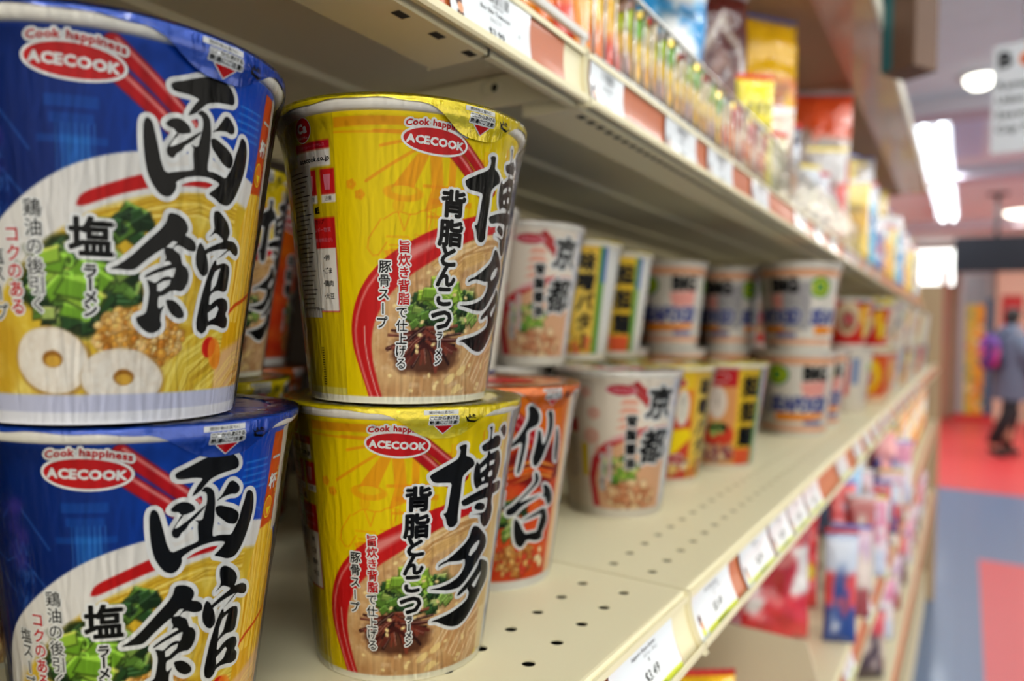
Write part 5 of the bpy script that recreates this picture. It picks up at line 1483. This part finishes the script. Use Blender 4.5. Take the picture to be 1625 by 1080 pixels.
# ------------------------------------------------------------------ bags and packets
BAGM = mat('glossy_bag_print', attr=True, rough=.22, coat=.8, bump=1.0, bscale=70)
def bag(label, x, y, z, w, h, d, pal, seed=0, turn=None, style='blobs', group=None, lean=0, name='snack_bag', cat='bag', res=26, seal=None):
    """pillow bag with crimped top and bottom seals"""
    r = random.Random(seed); nu, nv = res, int(res*1.3)
    uu = np.linspace(-1, 1, nu+1); vv = np.linspace(0, 1, nv+1)
    Ug, Vg = np.meshgrid(uu*w/2, vv*h)
    c = Canvas(Ug+0.0, Vg+0.0, pal[0]); c.aa = max(w/nu*1.2, 1.5)
    if style == 'blobs':
        c.put(c.rect(-w, w, h*.72, h*2), pal[1 % len(pal)])
        for i in range(9):
            c.put(c.ell(r.uniform(-.35, .35)*w, r.uniform(.15, .8)*h, r.uniform(.08, .22)*w, r.uniform(.05, .13)*h, r.uniform(0, 180), .3, i), pal[r.randrange(len(pal))], .95)
        c.put(c.ell(0, h*.4, w*.3, h*.16, 0, .2, 3), pal[-1])
        for i in range(5): c.put(c.rect(-.25*w, .25*w, h*(.6+i*.02), h*(.608+i*.02)), (30, 30, 30), .6)
    elif style == 'bands':
        n = len(pal)
        for i in range(n): c.put(c.rect(-w, w, h*i/n, h*(i+1)/n), pal[i])
        c.put(c.ell(0, h*.5, w*.26, h*.18, 0, .2, 2), pal[seed % n])
        for i in range(4): c.put(c.ell(r.uniform(-.3, .3)*w, r.uniform(.1, .9)*h, w*.12, h*.06, 30, .2, i), pal[r.randrange(n)])
    elif style == 'emblem':
        c.put(c.poly([(0, h*.86), (w*.3, h*.7), (w*.3, h*.4), (0, h*.22), (-w*.3, h*.4), (-w*.3, h*.7)]), pal[1]); c.put(c.poly([(0, h*.8), (w*.24, h*.67), (w*.24, h*.43), (0, h*.28), (-w*.24, h*.43), (-w*.24, h*.67)]), pal[0])
        c.put(c.ell(0, h*.55, w*.16, h*.14, 0, .3, 2), pal[2])
        for i in range(6): c.put(c.ell(r.uniform(-.1, .1)*w, h*(.5+.1*r.random()), w*.05, h*.03, 0, .2, i), pal[0])
    elif style == 'strokes':
        for k in range(3):
            for j in range(4): c.put(c.line([(-w*.25+k*w*.25, h*(.25+j*.16)), (-w*.12+k*w*.25, h*(.31+j*.16))], w*.06), pal[1]); c.put(c.line([(-w*.2+k*w*.22, h*(.33+j*.15)), (-w*.18+k*w*.22, h*(.25+j*.15))], w*.05), pal[1])
    ns = vnoise((Ug+500)/(w*.25)+seed, (Vg+300)/(w*.25), seed, 3)-.5
    I = c.I.reshape(-1, 3)
    if seal:
        for a, b_ in ((.0, .05), (.94, 1.01)):
            m_ = ((Vg/h >= a) & (Vg/h <= b_)).reshape(-1); I[m_] = hexc(seal)
    shape = np.clip(1-np.abs(Ug/(w/2))**3.0, 0, 1)**.6*np.clip(1-np.abs(2*Vg/h-1)**5, 0, 1)**.7
    neck = 1-.06*np.sin(np.pi*Vg/h)
    th_ = d/2*shape*(1+.5*ns)+ns*(d*.16)*(shape > 0.02)
    th_ = np.maximum(th_, .25)
    Vf = np.stack([Ug*neck, -th_, Vg+.4], -1).reshape(-1, 3); Vb = np.stack([Ug*neck, th_, Vg+.4], -1).reshape(-1, 3)
    n = (nu+1)*(nv+1); a = nu+1
    F = [(i*a+j, i*a+j+1, (i+1)*a+j+1, (i+1)*a+j) for i in range(nv) for j in range(nu)]
    F += [(n+i*a+j, n+(i+1)*a+j, n+(i+1)*a+j+1, n+i*a+j+1) for i in range(nv) for j in range(nu)]
    for i in range(nv): F += [(i*a, (i+1)*a, n+(i+1)*a, n+i*a), (i*a+nu, n+i*a+nu, n+(i+1)*a+nu, (i+1)*a+nu)]
    for j in range(nu): F += [(j, n+j, n+j+1, j+1), (nv*a+j, nv*a+j+1, n+nv*a+j+1, n+nv*a+j)]
    if turn is None: turn = math.atan2(-y, -x)+math.pi/2
    o = thing(name, label, cat, (x, y, z), turn, group)
    b_ = link('pouch', build_mesh('pouch', np.concatenate([Vf, Vb]), F, [BAGM], None, np.concatenate([I, I])), o)
    if lean: b_.rotation_euler = (lean, 0, 0)
    q = MB(); k = 16
    for zz in (h-.5, ):
        V = []
        for j in range(k+1):
            x_ = (-1+2*j/k)*w/2
            for dz in (0, 6.5): V.append((x_, (.5 if j % 2 else -.5), zz+dz))
        q.add(V, [(2*j, 2*j+2, 2*j+3, 2*j+1) for j in range(k)])
    sl = q.build('top_seal', mat('foil_seal_%d' % (seed % 4), [(214, 214, 218), (220, 196, 90), (200, 40, 40), (90, 120, 190)][seed % 4], .22, metal=.5), o)
    if lean: sl.rotation_euler = (lean, 0, 0)
    return o

# thin packets standing edge-on behind the fence
ZU = 162.0
k = 0
def packets(x0, n, pals, lab, grp, dx=21.5, hgt=60):
    for i in range(n):
        x = x0+i*dx
        p_ = pals[i % len(pals)]
        bag(lab, x, 232, ZU, 62, hgt+6*((i*7) % 5)/4, 15, p_, seed=i % 3+len(pals)*4, turn=math.radians(-90+3*((i*5) % 3-1)), group=grp, name='snack_packet', cat='packet', style='bands', res=12)
OR = [[(226, 120, 30), (236, 200, 60), (226, 224, 220)], [(210, 60, 30), (240, 190, 60), (230, 110, 30)], [(236, 150, 20), (240, 160, 30), (250, 220, 150)]]
GB = [[(60, 52, 48), (190, 150, 140), (226, 180, 40), (170, 196, 40)], [(44, 40, 40), (226, 170, 30), (236, 196, 60), (120, 180, 50)], [(50, 44, 44), (214, 150, 30), (240, 200, 80), (226, 200, 150)]]
RW = [[(200, 180, 150), (206, 90, 50), (230, 200, 160)], [(180, 130, 80), (226, 120, 40), (210, 60, 50)], [(150, 100, 80), (220, 190, 170), (190, 80, 60)]]
packets(225, 11, OR, 'orange and yellow packet standing edge-on behind the rail and fence start', 'orange packets', hgt=96)
packets(465, 11, GB, 'dark-bottomed packet with yellow and green bands behind the fence', 'dark bottomed packets')
packets(706, 8, RW, 'reddish brown packet behind the far part of the fence', 'reddish packets')
D45 = math.radians(-38)
Bg = 'bags on the overhead shelf'
bag('bright blue and white chip bag behind the dark-bottomed packets', 768, 292, ZU, 100, 300, 44, [(20, 140, 206), (226, 226, 226), (240, 206, 130), (250, 250, 250)], 3, D45, group=Bg)
bag('maroon bag with a pale hexagonal emblem', 955, 300, ZU, 112, 300, 46, [(84, 28, 24), (206, 196, 186), (150, 110, 100)], 5, D45, 'emblem', Bg, seal=(190, 190, 196))
bag('orange and yellow bag with a red top and food picture', 1165, 280, ZU, 118, 328, 46, [(236, 130, 50), (246, 190, 20), (226, 60, 40), (240, 200, 150), (70, 130, 50)], 7, D45, group=Bg)
bag('small bright yellow pouch with black characters', 915, 232, ZU, 50, 152, 14, [(244, 226, 20), (40, 36, 20)], 2, math.radians(-50), 'strokes', Bg)
bag('beige striped pouch below the orange bag', 1006, 226, ZU, 60, 138, 16, [(214, 190, 160), (150, 120, 100), (226, 206, 190)], 4, D45, 'bands', Bg)
bag('white and dark pouch right of the fence end', 1092, 232, ZU, 58, 138, 20, [(206, 210, 220), (60, 60, 76), (226, 226, 230), (240, 150, 40)], 6, D45, group=Bg)
bag('tall clear bag with orange top holding red packs', 1590, 268, ZU, 128, 330, 44, [(206, 190, 180), (240, 90, 40), (196, 50, 40), (160, 170, 70), (206, 206, 200)], 8, math.radians(-62), group=Bg, seal=(236, 70, 30))
bag('red and silver bag in front of the tall orange-topped bag', 1450, 232, ZU, 76, 180, 26, [(216, 48, 36), (210, 206, 206), (190, 190, 196)], 9, math.radians(-60), group=Bg)
bag('tall white and green bag left of the orange-topped bag', 1380, 322, ZU, 100, 300, 34, [(214, 206, 190), (206, 60, 40), (120, 150, 60), (230, 190, 140)], 15, math.radians(-55), group=Bg)
bag('pale cream pouch just past the fence end', 965, 218, ZU, 40, 92, 12, [(206, 200, 160), (214, 208, 170), (190, 180, 140)], 10, D45, 'bands', Bg)
bag('glinting silver pouch two past the fence end', 1190, 222, ZU, 60, 96, 20, [(206, 206, 200), (226, 226, 220), (190, 196, 206)], 13, D45, 'bands', Bg)
bag('glinting pale blue pouch three past the fence end', 1290, 222, ZU, 56, 104, 20, [(150, 170, 210), (226, 226, 230), (206, 206, 214)], 14, D45, 'bands', Bg)
gp = 'shiny bags far along the overhead shelf'
rb = random.Random(12)
PALS = [[(226, 186, 60), (240, 216, 120), (200, 150, 40)], [(40, 170, 214), (226, 226, 230), (30, 110, 170)], [(214, 60, 40), (230, 220, 210), (240, 150, 40)], [(190, 190, 200), (226, 226, 232), (120, 150, 210)], [(230, 160, 60), (210, 206, 200), (160, 60, 50)], [(60, 90, 170), (226, 226, 230), (206, 60, 60)]]
NMS = ['gold', 'cyan', 'red', 'silver', 'orange', 'blue']
x = 1690
i = 0
spots_seen = {}
while x < 3900:
    pi = [0, 3, 1, 0, 5, 2, 4, 1, 0, 3][i % 10]
    hh = rb.uniform(260, 325) if i % 2 else rb.uniform(120, 210)
    yy = 222 if i % 2 == 0 else 272
    lb = 'blurred shiny %s bag far along the overhead shelf, %s row' % (NMS[pi], 'front' if i % 2 == 0 else 'back')
    bag(lb, x, yy, ZU, rb.uniform(66, 100), hh, 30, PALS[pi], i+20, math.radians(-55-8*rb.random()), group=lb+' group', res=14)
    x += rb.uniform(62, 84); i += 1
# clear front fence panels past the wire fence
FENCE = clear_film('clear_divider', (1, 1, 1), 34, 1.0, .02, .05, tint=(.95, .97, .93, 1), gain=.6, dist=.006)
for i in range(5):
    o = MB().box(0, 236, 0, 2, 0, 62).build('clear_divider', FENCE, None, (905+i*242, 197, 162)); o['label'] = ['clear plastic divider right after the wire fence', 'second clear plastic divider of the overhead shelf', 'third clear plastic divider of the overhead shelf', 'fourth clear plastic divider of the overhead shelf', 'fifth clear plastic divider of the overhead shelf'][i]; o['category'] = 'shelf divider'; o['group'] = 'clear shelf dividers'

# low shelf: cardboard box, bags
ZL = -409.6
t = thing('shelf_divider', 'grey brown upright divider plate on the low shelf under the price tags', 'divider', (700, 117, ZL))
pl = [(-36, 0), (330, 0), (330, 124), (0, 124)]
MB().add([(0, a_, b_) for a_, b_ in pl]+[(3, a_, b_) for a_, b_ in pl], [(0, 1, 2, 3), (7, 6, 5, 4), (0, 4, 5, 1), (1, 5, 6, 2), (2, 6, 7, 3), (3, 7, 4, 0)]).build('plate', mat('greyboard', (190, 174, 146), .6, mottled=.05), t)
MB().box(3, 40, 20, 330, 0, 1.5).build('foot', MATS['greyboard'], t)
def stand(): pass
rb = random.Random(21)
LB = 'bags on the low shelf'
TL = math.radians(-52)
bag('dark red packet beyond the cardboard box, left of the big red bag', 880, 250, ZL, 60, 200, 22, [(120, 20, 26), (206, 30, 30), (220, 180, 40)], 31, TL, 'bands', LB)
bag('big red bag with pale top on the low shelf', 985, 215, ZL, 116, 196, 46, [(196, 20, 34), (206, 200, 198), (170, 12, 26)], 32, TL, 'bands', LB)
bag('yellow topped red bag behind the big red bag', 1120, 206, ZL, 70, 236, 26, [(206, 24, 30), (206, 30, 30), (236, 214, 20)], 33, TL, 'bands', LB)
bag('navy bag under the shelf edge on the low shelf', 1190, 250, ZL, 90, 222, 30, [(30, 60, 140), (40, 60, 110), (26, 50, 120)], 34, TL, 'bands', LB)
bag('slim pink and silver pack on the low shelf', 1240, 160, ZL, 44, 170, 16, [(226, 130, 160), (206, 190, 210), (226, 90, 90)], 35, TL, 'bands', LB)
bag('slim pale blue and lilac pack on the low shelf', 1340, 166, ZL, 50, 190, 16, [(220, 160, 200), (206, 170, 214), (150, 196, 230)], 36, TL, 'bands', LB)
bag('red white and blue bag farther on the low shelf', 1670, 215, ZL, 100, 226, 34, [(28, 70, 160), (226, 216, 206), (196, 26, 34)], 37, TL, 'bands', LB)
bag('deep blue bag beside the red white and blue one', 1560, 230, ZL, 90, 200, 30, [(20, 40, 90), (20, 60, 150), (120, 60, 60)], 38, TL, 'bands', LB)
bag('pink pack with dark label near the aisle end of the low shelf', 2060, 176, ZL, 80, 210, 26, [(226, 110, 140), (230, 120, 150), (50, 40, 50)], 39, TL, 'bands', LB)
bag('brown and rose pack on the low shelf', 1480, 160, ZL, 46, 150, 18, [(160, 130, 110), (226, 120, 130), (190, 160, 170)], 40, TL, 'bands', LB)
bag('blue and rose pack on the low shelf', 1900, 160, ZL, 60, 180, 24, [(206, 80, 90), (40, 60, 130), (226, 150, 150)], 41, TL, 'bands', LB)
bag('yellow and red bag close below the front shelf edge', 612, 190, ZL, 66, 108, 40, [(206, 40, 40), (236, 190, 30), (190, 30, 40)], 42, TL, 'blobs', LB)
for i in range(9):
    lb = 'blurred pack near the end of the low shelf'
    bag(lb, 2250+i*180, 180, ZL, 80, 200, 26, PALS[(i*2) % 6], 50+i, TL, 'bands', 'blurred packs near the end of the low shelf', res=10)
SLIM = [[(30, 60, 130), (206, 60, 60), (190, 196, 210)], [(60, 40, 50), (190, 170, 160), (200, 60, 70)], [(214, 190, 200), (226, 120, 130), (200, 190, 196)], [(190, 196, 214), (220, 206, 210), (206, 120, 150)], [(206, 196, 180), (190, 176, 160), (160, 60, 60)], [(150, 60, 60), (214, 196, 186), (200, 170, 190)]]
for i in range(10):
    bag('slim blurred pack in the front row of the low shelf', 1030+i*104, 133, ZL, 38+rb.uniform(0, 24), 90+rb.uniform(0, 80), 12, SLIM[(i*5) % 6], 90+i, math.radians(-66), 'bands', 'slim packs along the low shelf edge', res=10)
for i in range(9):
    bag('blurred pack in the front row of the bottom shelf', 1700+i*230, 160, -739.6, 70, 150, 24, SLIM[(i*2+1) % 6], 60+i, TL, 'bands', 'front packs on the bottom shelf', res=10)
for i in range(5):
    bag('blurred muted pack on the bottom shelf', 1500+i*420, 300, -739.6, 100, 200, 30, SLIM[i % 4], 70+i, TL, 'bands', 'blurred packs on the bottom shelf', res=10)
# paper bag hanging over the canopy lip
t = thing('hanging_bag', 'brown paper bag with teal side hanging from the high shelf edge', 'bag', (1330, 100, 423), math.radians(-30))
q = MB().box(-30, 30, -38, 18, 0, 190); 
q.build('paper', mat('kraft_dark', (96, 70, 54), .7, mottled=.12), t, bevel=3)
MB().box(-31.2, -30.2, 0, 19, 4, 186).build('teal_panel', mat('teal_print', (40, 96, 100), .5), t)
MB().tube([(0, -10, 188), (0, 0, 240), (0, 18, 200)], 1.2).build('handle', MATS['dark_metal'], t)

# ------------------------------------------------------------------ the shopper
def skin_body(name, verts, edges, radii, material, parent, sub=2, root=0):
    me = bpy.data.meshes.new(name)
    me.from_pydata([Vector(v)*MM for v in verts], edges, [])
    o = bpy.data.objects.new(name, me); COL.objects.link(o); o.parent = parent
    me.materials.append(material)
    m = o.modifiers.new('skin', 'SKIN'); m.use_smooth_shade = True
    lay = me.skin_vertices[0] if me.skin_vertices else None
    if lay is None:
        bpy.context.view_layer.objects.active = o
    for i, r_ in enumerate(radii):
        rx, ry = r_ if isinstance(r_, tuple) else (r_, r_)
        me.skin_vertices[0].data[i].radius = (rx*MM, ry*MM)
    me.skin_vertices[0].data[root].use_root = True
    s = o.modifiers.new('sub', 'SUBSURF'); s.levels = s.render_levels = sub
    return o
pr = thing('person', 'shopper in a grey coat and black trousers walking with a backpack', 'person', (9500, -405, FLOOR), math.radians(-62))
# local +x is the walking direction, y sideways
SKIN = mat('skin', (206, 156, 130), .55)
skin_body('body', [(0, 0, 860), (-10, 0, 1000), (0, 0, 1150), (10, 0, 1290), (15, 0, 1370), (30, 0, 1440), (34, 0, 1520), (36, 0, 1590),
    (0, 90, 830), (90, 95, 450), (30, 95, 80), (120, 98, 30), (0, -90, 830), (-60, -95, 460), (-230, -95, 130), (-130, -98, 40),
    (5, 165, 1320), (-20, 205, 1060), (90, 190, 860), (120, 186, 800), (5, -165, 1320), (40, -205, 1060), (150, -180, 880), (180, -176, 820)],
    [(0, 1), (1, 2), (2, 3), (3, 4), (4, 5), (5, 6), (6, 7), (0, 8), (8, 9), (9, 10), (10, 11), (0, 12), (12, 13), (13, 14), (14, 15), (3, 16), (16, 17), (17, 18), (18, 19), (3, 20), (20, 21), (21, 22), (22, 23)],
    [(120, 100), (115, 95), (130, 105), (120, 90), 58, 52, 88, 62, 84, 62, 44, 34, 84, 62, 44, 34, 56, 44, 32, 30, 56, 44, 32, 30], SKIN, pr)
q = MB()
q.lathe([(205, 620), (200, 700), (182, 900), (172, 1050), (186, 1200), (176, 1320), (120, 1400), (78, 1430), (70, 1440)], 28)
co = q.build('coat', mat('grey_coat', (86, 98, 118), .85), pr, smooth=True); co.scale = (0.82, 1.06, 1)
for s_, pts in ((1, [(5, 160, 1340), (-20, 212, 1060), (92, 196, 850)]), (-1, [(5, -160, 1340), (40, -212, 1060), (152, -186, 875)])):
    MB().tube(pts, [72, 62, 50], 14).build('sleeve', MATS['grey_coat'], pr, smooth=True)
BT = mat('black_trousers', (22, 22, 28), .8)
MB().tube([(0, 85, 850), (92, 95, 450), (30, 95, 90)], [100, 74, 58], 14).build('trouser_leg', BT, pr, smooth=True)
MB().tube([(0, -85, 850), (-60, -95, 460), (-226, -95, 140)], [100, 74, 58], 14).build('trouser_leg', BT, pr, smooth=True)
for a, b_, r_ in (((0, 95, 45), (130, 98, 36), 0), ((-235, -95, 90), (-120, -98, 34), 0)):
    MB().tube([a, ((a[0]+b_[0])/2, a[1], (a[2]+b_[2])/2+8), b_, (b_[0]+45, b_[1], b_[2]-6)], [46, 50, 42, 24], 12).build('shoe', mat('black_shoe', (18, 18, 20), .5), pr, smooth=True)
# head: hair, hood and a face
skin_body('hair', [(10, 0, 1420), (4, 0, 1500), (16, 0, 1570), (28, 0, 1620)], [(0, 1), (1, 2), (2, 3)], [(60, 70), (84, 92), (90, 92), (60, 60)], mat('black_hair', (18, 16, 18), .6), pr)
MB().tube([(112, 0, 1515), (126, 0, 1500), (120, 0, 1490)], [5, 10, 6], 8).build('nose', SKIN, pr, smooth=True)
for s_ in (1, -1): MB().lathe([(0.1, -7), (7, 0), (0.1, 7)], 10).build('eye', BT, pr, (108, 30*s_, 1528), smooth=True)
MB().box(0, 4, -22, 22, 0, 6).build('mouth', mat('lips', (160, 80, 80), .5), pr, (108, 0, 1468))
for s_, (hx, hy, hz) in ((1, (120, 186, 800)), (-1, (180, -176, 820))):
    q = MB()
    for f_ in range(4): q.tube([(hx+(-18+12*f_), hy, hz), (hx-16+13*f_, hy-4*s_, hz-42), (hx-12+12*f_, hy-14*s_, hz-76-6*(f_ in (1, 2)))], [9, 8, 6.5], 8)
    q.tube([(hx+20, hy, hz+14), (hx+40, hy-8*s_, hz-18), (hx+38, hy-18*s_, hz-44)], [10, 9, 7], 8)
    q.build('fingers', SKIN, pr, smooth=True)
bk = thing('backpack', 'purple patterned backpack worn by the shopper in the grey coat', 'backpack', (9500, -405, FLOOR), math.radians(-62))
U, V = np.meshgrid(np.linspace(0, 2*math.pi, 49), np.linspace(0, 1, 25))
n_ = np.clip(np.sin(np.pi*V), 0, 1)**.35
X = -232+88*n_*np.cos(U)*.95; Y = 158*n_*np.sin(U); Z = 930+V*400
c = Canvas(U*60, V*400, (70, 36, 120)); c.aa = 10
for i in range(26):
    c.put(c.ell(rb.uniform(0, 376), rb.uniform(20, 380), rb.uniform(18, 40), rb.uniform(20, 46), 0, .4, i), [(206, 80, 180), (120, 60, 160), (150, 190, 226), (226, 210, 90), (50, 30, 90), (190, 50, 120)][i % 6])
hh, ww = U.shape
F = [(i*ww+j, i*ww+j+1, (i+1)*ww+j+1, (i+1)*ww+j) for i in range(hh-1) for j in range(ww-1)]
link('pack', build_mesh('pack', np.stack([X, Y, Z], -1).reshape(-1, 3), F, [mat('backpack_cloth', attr=True, rough=.7)], None, c.I.reshape(-1, 3)), bk)
for s_ in (1, -1): MB().tube([(-150, 80*s_, 980), (-60, 120*s_, 1050), (120, 100*s_, 1180), (70, 96*s_, 1330), (-70, 90*s_, 1390), (-150, 80*s_, 1310)], 17, 8).build('strap', mat('strap_navy', (36, 34, 70), .7), bk, smooth=True)
